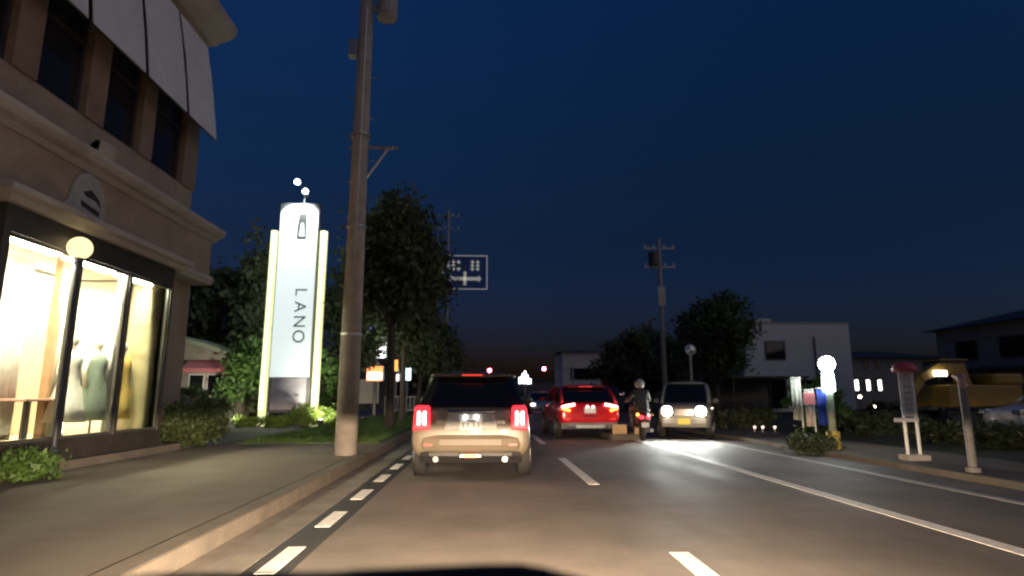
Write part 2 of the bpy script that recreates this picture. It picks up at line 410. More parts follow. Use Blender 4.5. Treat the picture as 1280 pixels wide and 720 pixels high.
wdo = sbox(-6.99, -6.412, 7.93, 7.98, .562, .61).build('window', M_mull, shop)
sbox(-6.99, -6.405, 7.95, 7.958, .6, 3.36).build('pane', GL, wdo)
# display room
sbox(-6.99, -6.415, 12.13, 12.155, .5, 3.36).build('end_panel', mat('olive_panel', (.42, .38, .22), .6), shop)
rm = MB()
for a in [(-9.6, -9.5, 7.62, 12.5, .3, 3.5), (-9.5, -7.31, 7.5, 7.6, .3, 3.5), (-9.5, -7.31, 12.42, 12.52, .3, 3.5)]:
    b = sbox(*a); rm.add(b.v, b.f)
rm.build('display_wall', M_cream, shop)
sbox(-9.5, -6.46, 7.9, 12.16, .3, .5).build('display_floor', mat('pale_boards', (.5, .4, .28), .5, var=.15), shop)
sbox(-9.5, -6.43, 7.9, 12.16, 3.48, 3.6).build('display_ceiling', M_white, shop)
M_tube = emit('shop_tube', (1, .85, .6), 120)
for (a, b) in [(8.15, 9.35), (9.6, 10.7), (10.95, 12.05)]:
    f = sbox(-6.72, -6.52, a, b, 3.36, 3.46).build('ceiling_light', M_white, shop)
    sbox(-6.71, -6.53, a+.01, b-.01, 3.34, 3.359).build('tube', M_tube, f)
for (a, b) in [(8.3, 10.0), (10.4, 12.0)]:
    f = sbox(-8.4, -8.2, a, b, 3.4, 3.46).build('ceiling_light', M_white, shop)
    sbox(-8.39, -8.21, a+.01, b-.01, 3.38, 3.399).build('tube', M_tube, f)
# partition and columns seen through the glass
sbox(-8.6, -8.5, 11.3, 12.14, .5, 3.48).build('partition', mat('peach_panel', (.7, .56, .42), .6, var=.06), shop)
sbox(-8.9, -8.8, 11.0, 11.25, .5, 3.48).build('partition', mat('olive_panel', (.22, .2, .1), .6), shop)
for y in (8.75, 10.2): sbox(-7.2, -7.08, y, y+.1, .5, 3.48).build('display_post', mat('wood_post', (.45, .3, .18), .5), shop)
def curtain(y0, y1, x, m, z0=.52, z1=3.4):
    a = []; n = 30
    for i in range(n+1): a.append((x+.045*math.sin(i*1.9), y0+(y1-y0)*i/n))
    mb = MB(); vs = [L(p[0], p[1], z) for z in (z0, z1) for p in a]
    mb.add(vs, [(i, i+1, n+2+i, n+1+i) for i in range(n)])
    o = mb.build('curtain', m, shop, smooth=True); s = o.modifiers.new('s', 'SOLIDIFY'); s.thickness = .01; return o
curtain(8.35, 8.8, -7.3, mat('cream_cloth', (.8, .74, .6), .8))
curtain(9.55, 10.1, -7.5, mat('white_cloth', (.85, .82, .75), .8))
curtain(10.3, 10.7, -7.25, mat('white_cloth', (.85, .82, .75), .8))
curtain(11.3, 11.42, -6.8, mat('white_cloth', (.85, .82, .75), .8))
# globe lamp on its post before the bay window
lp = AX(100, 310, -6.16)
t = thing('globe_lamp', 'yellowish globe lamp on a dark post before the lit shop window', 'lamp', (-6.16, lp.y, .26))
MB().lathe([(.09, 0), (.09, .1), (.045, .2), (.035, .3), (.032, lp.z-.26-.3), (.06, lp.z-.26-.24), (.08, lp.z-.26-.16)], n=14).build('post', mat('lamp_post_blue', (.05, .06, .08), .45), t, smooth=True)
MB().ball((0, 0, lp.z-.26), .17, 18, 12).build('globe', emit('globe_warm', (1, .78, .4), .9), t, smooth=True)
# relief crest over the bay
M_crest = mat('crest_plaster', (.36, .36, .35), .8, var=.15, scale=3)
c1 = AX(108, 258, -6.59)
poly = [(-1.0, -.48), (-.62, -.22), (-.5, .1), (-.38, .36), (-.1, .5), (.2, .42), (.42, .18), (.5, -.1), (.55, -.4), (.6, -.5)]
cr = MB().prism([L(-6.6, c1.y+a*.8, 4.42+b*.85) for a, b in poly], (.07, 0, 0)).build('crest', M_crest, shop, bevel=.02)
MB().prism([L(-6.53, c1.y+a, 4.42+b*.85) for a, b in [(-.2, .06), (-.02, .16), (.2, .04), (.26, -.1), (.1, -.02), (-.14, 0)]], (.006, 0, 0)).build('crest_slot', M_dark, cr)
MB().prism([L(-6.53, c1.y+a, 4.42+b*.85) for a, b in [(-.24, -.12), (.24, -.2), (.24, -.3), (-.22, -.22)]], (.006, 0, 0)).build('crest_slot', M_dark, cr)

# dressed mannequins and a table in the window
def mannequin(loc, label, cloth, rz=0, h=1.0):
    t = thing('mannequin', label, 'mannequin', loc, rz, 'mannequins in the shop window')
    skin = mat('mannequin_white', (.75, .7, .62), .4, var=.05)
    MB().lathe([(.17, 0), (.17, .02), (.02, .03), (.02, .8)], n=12).build('stand', M_chrome, t)
    MB().lathe([(.3*h, .28), (.25*h, .5), (.19, .8), (.13, 1.02), (.15, 1.18), (.17, 1.3), (.14, 1.4), (.05, 1.45)], n=18).build('dress', cloth, t, smooth=True)
    b = MB(); b.lathe([(.045, 1.42), (.04, 1.52)], n=10); b.ball((0, 0, 1.62), (.075, .09, .115))
    b.build('head', skin, t, smooth=True)
    for s in (-1, 1):
        MB().tube([(.15*s, 0, 1.36), (.2*s, .02, 1.1), (.19*s, -.06, .85)], [.045, .038, .03], 8).build('arm', skin, t, smooth=True)
mannequin((-6.85, 10.35, .5), 'shop window mannequin in a long white dress', mat('white_cloth', (.85, .82, .75), .8), R(80))
mannequin((-6.9, 11.1, .5), 'shop window mannequin in a grey green skirt dress', mat('green_cloth', (.22, .28, .24), .8), R(70), .8)
mannequin((-6.95, 8.45, .5), 'shop window mannequin in a cream gown by the bay corner', mat('cream_cloth', (.8, .74, .6), .8), R(90), 1.1)
mannequin((-6.9, 11.85, .5), 'shop window mannequin in a mustard yellow coat', mat('yellow_cloth', (.5, .36, .1), .8), R(60), .8)
t = thing('garment_rail', 'steel rail of hanging clothes behind the window mannequins', 'clothes rail', (-7.75, 9.2, .5))
MB().tube([(0, -.7, 0), (0, -.7, 1.6), (0, .7, 1.6), (0, .7, 0)], .016, 8).build('frame', M_chrome, t)
for i, cc in enumerate([(.7, .66, .58), (.35, .12, .08), (.75, .7, .6), (.2, .22, .24), (.6, .4, .3), (.8, .78, .7), (.3, .2, .12)]):
    y = -.56+.18*i; h1 = .5+.25*((i*7) % 3)/2
    MB().loft([[(x*k, y-.05, z), (x*k, y+.05, z), (-x*k, y+.05, z), (-x*k, y-.05, z)] for x, k, z in ((.26, 1.1, h1-.1), (.24, .9, 1.0), (.22, 1, 1.4), (.06, 1, 1.55))]).build('garment', mat('garment_%d' % i, cc, .85, scale=6), t, bevel=.02)
t = thing('display_table', 'low pink covered table among the window mannequins', 'table', (-7.1, 9.85, .5))
box(-.3, .3, -.45, .45, .62, .66).build('table_top', mat('pink_cloth', (.62, .36, .3), .8), t, bevel=.01)
for sx in (-.26, .26):
    for sy in (-.4, .4): box(sx-.02, sx+.02, sy-.02, sy+.02, 0, .62).build('leg', M_dark, t)

# planting by the shop
shrub('shrub', 'bushy green shrub at the foot of the shop wall by the bay', (-6.4, 13.7, .1), .6, .8, .9, M_leafm, 5000, .055, 3)
p = G(28, 590, .15)
shrub('shrub', 'low pale green shrub on the step under the bay window corner', (-5.85, 8.3, .1), .22, .3, .36, M_leafb, 1500, .045, 4)
shrub('shrub', 'dark shrub between the shop wall and the garden house', (-7.6, 17.5, .1), .7, .8, 1.1, M_leafm, 3500, .06, 5)

# ------------------------------------------------------------------ small garden house with pink awning
kx = AY(262, 440, 24)
t = thing('garden_house', 'small pale garden house with a sloping roof and pink awning', 'house', (kx.x, 24, .13))
M_kw = mat('kiosk_wall', (.34, .31, .27), .8)
box(-1.0, .85, 0, 2.2, 0, 2.5).build('wall', M_kw, t)
MB().prism([(-1.3, -.35, 3.2), (1.2, -.35, 2.55), (1.2, -.35, 2.7), (-1.25, -.35, 3.42), (-1.3, -.35, 3.4)], (0, 2.9, 0)).build('roof', mat('green_tin', (.3, .33, .24), .6), t, bevel=.02)
MB().prism([(-1.0, 0, 2.502), (.85, 0, 2.502), (.85, 0, 2.62), (-1.0, 0, 3.1)], (0, 2.2, 0)).build('gable', M_kw, t)
MB().prism([(-.75, -.02, 2.45), (-.75, -.5, 2.1), (-.75, -.5, 1.95), (-.75, -.02, 2.0)], (1.4, 0, 0)).build('awning', mat('pink_canvas', (.6, .2, .22), .8, var=.1), t)
for x in (-.7, .0):
    wf = MB()
    for q in [(x, x+.62, -.04, -.002, 1.05, 1.1), (x, x+.62, -.04, -.002, 1.86, 1.92), (x, x+.05, -.04, -.002, 1.1, 1.86), (x+.57, x+.62, -.04, -.002, 1.1, 1.86)]: wf.box(*q)
    wf = wf.build('window', M_white, t); box(x+.05, x+.57, -.02, -.004, 1.1, 1.86).build('pane', M_dglass, wf)
# planter urn in front of it, bench, bushes
u = G(246, 545, .14)
t = thing('stone_urn', 'weathered stone urn planter beside the garden house', 'urn', (-9.6, 20.5, .13))
MB().lathe([(.3, 0), (.3, .08), (.12, .16), (.1, .4), (.2, .5), (.42, .8), (.5, 1.05), (.46, 1.07), (.36, .9), (.01, .85)], n=18).build('bowl', M_conc, t, smooth=True)
leaf_obj('plant', leaves(np.random.default_rng(11), [((0, 0, 1.1), (.36, .36, .22))], 1200, .08, .14), M_leafm, t)
bx = AY(315, 505, 27)
t = thing('park_bench', 'white painted garden bench behind the lit pylon sign', 'bench', (bx.x, 27, .13), R(8))
for i in range(3): box(-.75, .75, -.05+.14*i, .07+.14*i, .42, .45).build('seat_slat', M_white, t)
for i in range(3): box(-.75, .75, .42, .45, .52+.13*i, .62+.13*i).build('back_slat', M_white, t)
for s in (-.72, .66):
    box(s, s+.06, -.04, .02, 0, .62).build('leg', M_white, t); box(s, s+.06, .36, .418, 0, .9).build('leg', M_white, t)
    box(s, s+.06, .022, .358, .56, .61).build('armrest', M_white, t)

# ------------------------------------------------------------------ pylon sign
PY = 22.3
pb = AY(360, 517, PY); pt = AY(374, 256, PY)
t = thing('pylon_sign', 'tall glowing white pylon sign with yellow side posts and rotated lettering', 'sign', (pb.x, PY, .12))
ztop = pt.z-.12; hw = .7
M_py = emit('pylon_face', (.86, 1.0, .97), .5)
arc = [(hw*math.cos(a), ztop-.42+.42*math.sin(a)) for a in [math.pi*i/14 for i in range(15)]]
poly = [(-hw, 1.75)] + [(hw, 1.75)] + arc
box_frame = MB().prism([(x, -.12, z) for x, z in [(-hw-.03, .5), (hw+.03, .5), (hw+.03, ztop+.02), (-hw-.03, ztop+.02)]], (0, .3, 0)).build('cabinet', mat('cabinet_grey', (.16, .16, .17), .5, var=.05), t, bevel=.01)
MB().prism([(x, -.15, z) for x, z in poly], (0, .03, 0)).build('lit_panel', M_py, t)
MB().prism([(x, .182, z) for x, z in poly], (0, .03, 0)).build('back_fill_panel', emit('pylon_back_fill', (.9, 1.0, .93), 3.0), t)  # unseen glowing back, added to light the trees behind
MB().prism([(x, -.135, z) for x, z in [(-hw+.08, .6), (hw-.08, .6), (hw-.08, 1.72), (-hw+.08, 1.72)]], (0, .012, 0)).build('lower_panel', mat('lilac_panel', (.55, .53, .62), .5, var=.12), t)
M_post = emit('yellow_post_glow', (.6, .62, .3), 1.0)  # emission on the whole post, added to light the nearby trees
M_postl = emit('post_light', (.85, .9, .45), 1.2)
for s in (-1, 1):
    po = MB().tube([(s*.92, 0, -.1), (s*.92, 0, ztop-1.05)], .135, 12).build('side_post', M_post, t, smooth=True)
    box(s*.92-.07, s*.92+.07, -.15, -.12, .6, ztop-1.1).build('light_strip', M_postl, po)
    for z in (1.2, 3.5, 5.8): box(min(s*.7, s*.85), max(s*.7, s*.85), -.03, .03, z, z+.05).build('bracket', M_steel, t)
M_let = mat('grey_letter', (.28, .3, .3), .5, var=.05)
M_letd = mat('pale_letter', (.55, .58, .58), .5, var=.05)
for i, ch in enumerate('ONAL'):
    z = AY(367, 421-18.5*i, PY).z - .12
    text_mesh('letter', ch, .62, M_let if i < 3 else M_letd, t, (.22, -.153, z), (R(90), R(90), 0))
z0 = AY(374, 300, PY).z-.12; z1 = AY(374, 268, PY).z-.12
lg = MB().prism([(-.05, -.152, z0), (.29, -.152, z0), (.29, -.152, z1), (.0, -.152, z1), (-.05, -.152, (z0+z1)/2)], (0, -.006, 0)).build('emblem', mat('emblem_grey', (.04, .043, .04), .5, var=.2, scale=8), t)
MB().prism([(.0, -.159, z0+.08), (.25, -.159, z0+.08), (.22, -.159, z0+.35), (.18, -.159, z0+.62), (.08, -.159, z0+.62), (.04, -.159, z0+.35)], (0, -.005, 0)).build('emblem_figure', mat('emblem_white', (.7, .72, .65), .5, var=.15, scale=8), lg)
# floodlights on a stalk above the pylon
M_led = emit('led_white', (.8, .92, 1), 60)
MB().tube([(.1, 0, ztop), (.1, 0, ztop+.75)], .035, 8).build('lamp_stalk', M_steel, t)
for (dx, dz) in ((-.12, .7), (.2, .33)):
    hd = MB().tube([(.1, 0, ztop+dz-.02), (.1+dx, -.12, ztop+dz), (.1+dx, -.6, ztop+dz)], .02, 6).build('flood_light', M_steel, t)
    MB().lathe([(.02, .12), (.1, .1), (.12, 0)], (.1+dx, -.6, ztop+dz), 12, 'y').build('reflector', M_white, hd)
    MB().ball((.1+dx, -.64, ztop+dz), .065).build('bulb', M_led, hd)
    lamp('flood', 'SPOT', 170, (.1+dx, -.72, ztop+dz-.16), hd, (.9, 1, .97), spot_size=R(100), spot_blend=.8, shadow_soft_size=.06, rot=(R(22), 0, 0))
# two ground spots that light the planting
for s_, tgt in ((-1, (-2.6, 2.2, 1.9)), (1, (1.0, 2.6, 2.4))):
    gs = MB().lathe([(.06, -.1), (.06, .1), (.1, .14), (.1, .26)], (s_*1.55, -1.5, .05), 12).build('ground_spot', M_dark, t)
    MB().lathe([(.085, 0), (.001, .01)], (s_*1.55, -1.5, .312), 12).build('lens', emit('spot_lens', (1, .95, .75), 12), gs)
    d_ = Vector(tgt) - Vector((s_*1.55, -1.5, .4))
    lamp('spot', 'SPOT', 260, (s_*1.55, -1.5, .4), gs, (1, .93, .7), spot_size=R(95), spot_blend=.8, shadow_soft_size=.06).rotation_euler = d_.to_track_quat('-Z', 'Y').to_euler()
# planting round the pylon
PL = ['low yellow green shrub under the bench side of the pylon sign', 'flattest yellow green shrub right under the lilac pylon panel', 'tallest yellow green shrub at the foot of the pylon sign', 'yellow green shrub between the pylon foot and the grass verge']
for i, (dx, dy, r, h) in enumerate([(-1.2, -.6, .4, .4), (-.1, -.9, .6, .45), (.8, -.9, .65, .8), (1.5, -.5, .55, .65)]):
    shrub('low_shrub', PL[i], (pb.x+dx, PY+dy, .1), r, r*.8, h, leaf_mat('leaf_yellow', (.13, .2, .035)), 1500, .05, 20+i, 'shrubs at the pylon foot')

# ------------------------------------------------------------------ utility pole on the kerb
up = G(432, 568, .15)
t = thing('utility_pole', 'tall weathered concrete utility pole standing at the footpath kerb', 'pole', (up.x, up.y, .12))
top = AX(470, 0, up.x)
MB().tube([(0, 0, -.2), (0, 0, 12.5)], [.205, .115], 20).build('shaft', mat('pole_concrete', (.33, .3, .27), .8, var=.22, scale=3, bump=.3), t, smooth=True)
za = AY(480, 192, up.y).z
mb = MB(); mb.tube([(-.2, 0, za), (.74, 0, za)], .04, 8); mb.tube([(.1, 0, za-.7), (.56, 0, za)], .03, 8)
mb.build('side_arm', M_steel, t)
zt = AY(490, 30, up.y).z
tr = MB().lathe([(.001, 0), (.2, 0), (.22, .06), (.22, .85), (.18, .92), (.001, .94)], (.42, 0, zt), 16).build('transformer', mat('transformer_grey', (.3, .3, .29), .6), t, smooth=False)
for q in (.2, .65): box(.05, .35, -.05, .05, zt+q, zt+q+.08).build('bracket', M_steel, tr)
zb = AY(445, 70, up.y).z
box(-.32, -.14, -.1, .1, zb-.15, zb+.2).build('junction_box', M_steel, t, bevel=.01)
for z in (2.2, 4.3, 6.2): MB().lathe([(.2, z), (.2, z+.05)], n=18).build('band', M_steel, t)
for i in range(12): MB().tube([((-1)**i*.13, 0, 3.0+.45*i), ((-1)**i*.27, 0, 3.0+.45*i)], .011, 5).build('foot_peg', M_steel, t)
MB().tube([(.03, -.16, .3), (.03, -.15, 4), (.03, -.13, 9)], .025, 6).build('riser_pipe', M_steel, t)

# ------------------------------------------------------------------ trees on the left
tree('street_tree', 'tall leafy street tree just beyond the utility pole', (-3.05, 20.0, .1), 8.3, 3.5, 1.5, M_leafd, 17000, .12, 31, 'round', 'street trees along the footpath', tr=.14)
tree('street_tree', 'full crowned street tree between the tall one and the shorter one', (-3.3, 25.0, .1), 7.3, 2.9, 1.35, M_leafd, 12000, .13, 34, 'round', 'street trees along the footpath', tr=.13)
tree('street_tree', 'shorter street tree third along from the utility pole', (-3.2, 30.0, .1), 5.7, 2.0, 1.55, M_leafd, 10000, .14, 32, 'round', 'street trees along the footpath', tr=.12)
tree('street_tree', 'street tree farthest from the utility pole near the road sign post', (-3.2, 40.0, .1), 5.9, 2.0, 1.5, M_leafd, 7000, .15, 33, 'round', 'street trees along the footpath', tr=.12)
tree('garden_tree', 'dark bushy tree left of the glowing pylon', (-10.2, 27, .1), 8.3, 1.2, 2.0, M_leafd, 14000, .14, 41, 'cone', cat='tree', tr=.15)
tree('garden_tree', 'dark rounded tree behind the garden house roof', (-13.0, 30, .1), 8.0, 1.5, 2.2, M_leafd, 12000, .15, 42, 'round', tr=.17)
tree('garden_tree', 'dark tree rising behind the right side of the pylon', (-7.0, 32, .1), 8.5, 1.6, 2.0, M_leafd, 9000, .16, 43, 'round', tr=.15)
tree('garden_tree', 'bright green broadleaf sapling beside the white bench', (AY(300, 460, 23.6).x, 23.6, .1), 3.3, .7, .75, M_leafb, 3500, .09, 44, 'round', tr=.05, clump=.2)
shrub('tall_shrub', 'bright green rounded bush lit by the pylon beside the utility pole', (AY(405, 460, 24.2).x, 24.2, .1), .85, .8, 2.9, M_leafb, 4500, .08, 45)
shrub('hedge_bush', 'low dark bush behind the white bench', (AY(318, 500, 28.6).x, 28.6, .1), 1.3, .7, 1.1, M_leafm, 3000, .08, 46)
g = box(-5.6, -2.37, 14.2, 60, .1, .17).build('grass_verge', mat('verge_green', (.07, .11, .035), .9, var=.4, scale=4, bump=1)); struct(g)
rng = np.random.default_rng(5); N = 9000
P = np.stack([rng.uniform(-5.5, -2.45, N), 14.3+rng.uniform(0, 1, N)**1.6*22, np.full(N, .16)], 1); H = rng.uniform(.04, .12, N)
a = rng.uniform(0, 6.28, N); W = np.stack([np.cos(a), np.sin(a), 0*a], 1)*.012; T = np.stack([rng.normal(size=N)*.03, rng.normal(size=N)*.03, H], 1)
V = np.stack([P-W, P+W, P+T+W*.2, P+T-W*.2], 1).reshape(-1, 3)
g = leaf_obj('grass', V, M_leafb, None); g['kind'] = 'stuff'; tag(g, 'short grass growing on the verge beside the kerb', 'grass')

# ------------------------------------------------------------------ lit shop signs farther down the left
def sign_box(name, label, px0, py0, px1, py1, Y, m, post_to=.1, parts=None, cat='sign'):
    a = AY(px0, py0, Y); b = AY(px1, py1, Y); cx = (a.x+b.x)/2; hw = abs(b.x-a.x)/2
    t = thing(name, label, cat, (cx, Y, .1))
    box(-hw-.04, hw+.04, .0, .3, b.z-.14, a.z-.06).build('cabinet', M_steel, t, bevel=.01)
    box(-hw, hw, -.03, -.002, b.z-.1, a.z-.1).build('lit_face', m, t)
    if post_to is not None: MB().tube([(0, .15, 0), (0, .15, b.z-.14)], .09, 10).build('post', M_steel, t)
    return t, hw, a, b
M_sw = emit('sign_white', (.95, .97, 1), 4.0)
t, hw, a, b = sign_box('shop_sign', 'white lit shop sign with purple shape on top past the utility pole', 459, 417, 482, 447, 34, M_sw)
MB().prism([(-hw, -.04, a.z-.05), (-hw*.2, -.04, a.z-.05), (0, -.04, a.z+.5), (-hw*.3, -.04, a.z+.85), (-hw*.75, -.04, a.z+.75)], (0, .2, 0)).build('purple_shape', emit('purple_lit', (.35, .25, 1), 1.4), t)
for (u0, v0, u1, v1) in [(.3, .1, .45, .5), (-.1, .25, .1, .4), (.5, .55, .8, .65)]:
    box(hw*(2*u0-1), hw*(2*u1-1), -.04, -.031, b.z-.1+(a.z-b.z)*v0, b.z-.1+(a.z-b.z)*v1).build('mark', M_let, t)
t, hw, a, b = sign_box('shop_sign', 'orange topped lit shop sign below the white one', 459, 458, 478, 476, 33.5, emit('sign_orange', (1, .25, .06), 1.6))
box(-hw+.05, hw-.05, -.045, -.031, b.z-.02, b.z+.35).build('white_band', M_sw, t)
sign_box('shop_sign', 'small narrow orange lit sign between the street tree trunks', 491, 450, 497, 464, 36, emit('sign_amber', (1, .4, .08), 1.2))
sign_box('shop_sign', 'small red and white lit sign low among the street trees', 491, 468, 498, 476, 37, emit('sign_pink', (1, .75, .7), 3))
sign_box('shop_sign', 'small bluish white lit sign beside the dark tree trunk', 504, 460, 513, 475, 38, emit('sign_blue', (.6, .85, 1), 3))
t = thing('low_building', 'low dark shop building behind the street trees', 'building', (-14, 52, 0))
box(-8, 8.5, 0, 8, 0, 3.6).build('wall', mat('dark_render', (.13, .12, .12), .8), t)
box(-8.3, 8.8, -.3, 8.3, 3.6, 3.95).build('roof', M_dark, t, bevel=.02)
for i in range(6):
    x = -7+2.6*i; f = MB()
    for q in [(x, x+1.8, -.06, -.002, .5, .58), (x, x+1.8, -.06, -.002, 2.6, 2.68), (x, x+.08, -.06, -.002, .58, 2.6), (x+1.72, x+1.8, -.06, -.002, .58, 2.6)]: f.box(*q)
    f = f.build('window', M_dark, t); box(x+.08, x+1.72, -.03, -.004, .58, 2.6).build('pane', M_dglass if i not in (4,) else emit('dim_window', (1, .8, .55), .05), f)
t = thing('railing', 'white vertical bar railing beside the footpath under the trees', 'railing', (-4.4, 33, .13))
for z in (.3, 1.0): box(-.9, .9, -.025, .025, z, z+.05).build('rail', M_white, t)
for i in range(9): box(-.9+.22*i, -.86+.22*i, -.02, .02, 0 if i % 4 == 0 else .35, 1.0).build('bar', M_white, t)

# ------------------------------------------------------------------ direction sign and far pole
sy = 40.0
a = AY(554, 319, sy); b = AY(609, 362, sy)
t = thing('road_sign', 'blue overhead direction sign with white arrows on a pole arm', 'road sign', (-3.0, sy, .1))
ox = -3.0
M_blue = emit('sign_blue_retro', (.012, .03, .12), .08)  # plate emission imitates headlight light thrown back by reflective sheeting
M_sgw = emit('sign_white_retro', (.75, .74, .68), .13)  # same painted-in glow for border, strokes and arrows
x0, x1, z0, z1 = a.x-ox, b.x-ox, b.z-.1, a.z-.1
MB().tube([(-.25, .2, 0), (-.25, .2, z1+.1)], [.16, .12], 12).build('post', M_steel, t)
for z in (z0+.4, z1-.4): MB().tube([(-.25, .2, z), (x1, .1, z)], .05, 8).build('arm', M_steel, t)
box(x0, x1, -.02, .03, z0, z1).build('plate', M_blue, t)
br = .06
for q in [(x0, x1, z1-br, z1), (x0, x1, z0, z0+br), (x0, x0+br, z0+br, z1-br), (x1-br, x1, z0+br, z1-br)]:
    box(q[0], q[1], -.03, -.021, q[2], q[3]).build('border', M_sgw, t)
w_, h_ = x1-x0, z1-z0
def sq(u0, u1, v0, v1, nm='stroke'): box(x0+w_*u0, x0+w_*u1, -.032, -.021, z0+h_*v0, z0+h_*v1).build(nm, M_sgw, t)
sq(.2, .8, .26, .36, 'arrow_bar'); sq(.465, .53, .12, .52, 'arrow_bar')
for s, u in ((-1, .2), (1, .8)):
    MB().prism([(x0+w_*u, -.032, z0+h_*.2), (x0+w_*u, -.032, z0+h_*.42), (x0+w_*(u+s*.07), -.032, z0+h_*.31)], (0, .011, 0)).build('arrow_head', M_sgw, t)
random.seed(3)
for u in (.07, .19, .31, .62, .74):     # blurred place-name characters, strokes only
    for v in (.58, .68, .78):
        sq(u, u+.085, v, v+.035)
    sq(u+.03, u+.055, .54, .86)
p = AY(561, 262, 46)
def far_pole(name, label, loc, h, r=.16, arms=2, group=None):
    t = thing(name, label, 'pole', loc, 0, group)
    MB().tube([(0, 0, -.1), (0, 0, h)], [r, r*.6], 12).build('shaft', M_conc, t, smooth=True)
    for i in range(arms):
        z = h-.6-1.1*i; ar = box(-.9, .9, -.05, .05, z, z+.1).build('cross_arm', M_steel, t)
        for x in (-.8, -.3, .3, .8): MB().lathe([(.03, z+.1), (.06, z+.16), (.03, z+.2), (.055, z+.25), (.02, z+.3)], (x, 0, 0), 8).build('insulator', M_white, ar)
    return t
far_pole('utility_pole', 'far utility pole with cross arms rising above the direction sign', (p.x, 46, .1), p.z-.1)

# ------------------------------------------------------------------ vehicles
def ring_half(w_, zb, zt):
    h = [(0, zb), (.72*w_, zb), (.95*w_, zb+.07*(zt-zb)+.02), (w_, zb+.38*(zt-zb)), (.985*w_, zb+.72*(zt-zb)), (.92*w_, zt-.02), (.6*w_, zt+.012), (0, zt+.02)]
    return h + [(-x, z) for x, z in h[1:-1]][::-1]
def rrect(y0, y1, hw, z, c=.16):
    out = []
    for (sx, yy, sy) in [(1, y1, 1), (-1, y1, 1), (-1, y0, -1), (1, y0, -1)]:
        pts = [(sx*(hw), yy-sy*c), (sx*(hw-c*.3), yy-sy*c*.3), (sx*(hw-c), yy)]
        if sx*sy < 0: pts = pts[::-1]
        out += [(x, y, z) for x, y in pts]
    return out
def wheel(par, x, y, r, wd, s):
    t = MB().lathe([(r*.62, -wd/2), (r*.9, -wd/2), (r, -wd*.38), (r, wd*.38), (r*.9, wd/2), (r*.62, wd/2)], (x, y, r), 24, 'x').build('wheel', M_rubber, par, smooth=True)
    xo = x + s*(wd/2-.02)
    rim = MB().lathe([(r*.2, -.03), (r*.64, -.03), (r*.64, .012), (r*.58, .012), (r*.55, -.01), (.001, -.01)], (xo, y, r), 20, 'x')
    for i in range(5):
        a = i*2*math.pi/5; rim.cbox((xo, y+math.cos(a)*r*.33, r+math.sin(a)*r*.33), (.03, r*.55, r*.16), Matrix.Rotation(a, 3, 'X'))
    rim.build('rim', M_rim, t)
def car(name, label, paint, W=1.75, Lg=4.1, H=1.5, belt=.98, zb=.22, stations=None, cabin=None, roofm=None, pillar=None, wr=.31, wy=(.72, 3.25), loc=(0, 0, 0), rz=0, group=None, hood=None):
    """local +y is the front; y=0 the tail"""
    t = thing(name, label, 'car', loc, rz, group); hw = W/2
    st = stations or [(.0, .88, zb+.14, belt-.1), (.03, .95, zb+.03, belt-.02), (.35, 1, zb, belt), (Lg*.5, 1, zb-.02, belt-.02), (Lg*.72, .99, zb, belt-.06), (Lg*.95, .93, zb+.02, belt-.22), (Lg, .82, zb+.1, belt-.33)]
    MB().loft([[(x, y, z) for x, z in ring_half(hw*k, a, b)] for y, k, a, b in st]).build('body', paint, t, subd=2)
    c = cabin or (.28, .45, Lg*.72, Lg*.5)     # tail foot y, tail roof y, windscreen foot y, windscreen roof y
    zr = H
    def lv(q, inset=0): return rrect(c[0]+(c[1]-c[0])*q+inset, c[2]+(c[3]-c[2])*q-inset, hw*(.9-.14*q-.02*q*q)-inset, belt-.03+(zr-.05-belt+.03)*q)
    MB().loft([lv(0), lv(.35), lv(.7), lv(1)]).build('windows', M_dglass, t, smooth=False, bevel=.01)
    rp = rrect(c[1]-.05, c[3]+.04, hw*.765, zr-.065, .2); r2 = rrect(c[1]-.01, c[3], hw*.75, zr-.02, .2); r25 = rrect(c[1]+.08, c[3]-.08, hw*.66, zr-.002, .22); r3 = rrect(c[1]+.25, c[3]-.25, hw*.42, zr+.022, .2)
    MB().loft([rp, r2, r25, r3]).build('roof', roofm or paint, t, smooth=True)
    if pillar:
        for s in (-1, 1):
            for (ya, yb) in ((c[0]+.04, c[1]+.04), (c[2]-.04, c[3]-.02), ((c[0]+c[2])/2, (c[1]+c[3])/2)):
                MB().tube([(s*hw*.885, ya, belt-.03), (s*hw*.835, ya+(yb-ya)*.5, (belt+zr)/2), (s*hw*.755, yb, zr-.06)], .045, 6).build('pillar', pillar, t, smooth=True)
    for y in wy:
        for s in (-1, 1):
            MB().lathe([(wr*1.14, 0), (wr*1.14, .02), (wr*.98, .02), (wr*.98, 0)], (s*(hw-.008), y, wr), 24, 'x').build('wheel_arch', M_black, t)
            wheel(t, s*(hw-.09), y, wr, .2, s)
    for s in (-1, 1):
        m_ = MB().ball((s*(hw+.09), c[2]-.35, belt+.06), (.1, .06, .075)).build('mirror', paint, t, smooth=True)
        for y in (Lg*.42, Lg*.62): box(min(s*hw*.985, s*(hw+.012)), max(s*hw*.985, s*(hw+.012)), y, y+.16, belt-.17, belt-.14).build('door_handle', M_chrome, t)
    return t
M_brk = emit('brake_red', (1, .02, .03), 2.2); M_brkh = emit('brake_hot', (1, .4, .34), 9)
M_plate = mat('plate_white', (.8, .8, .78), .4, var=.04); M_pl = mat('plate_ink', (.25, .3, .3), .5)
M_plamp = emit('plate_lamp', (1, .96, .88), 16)
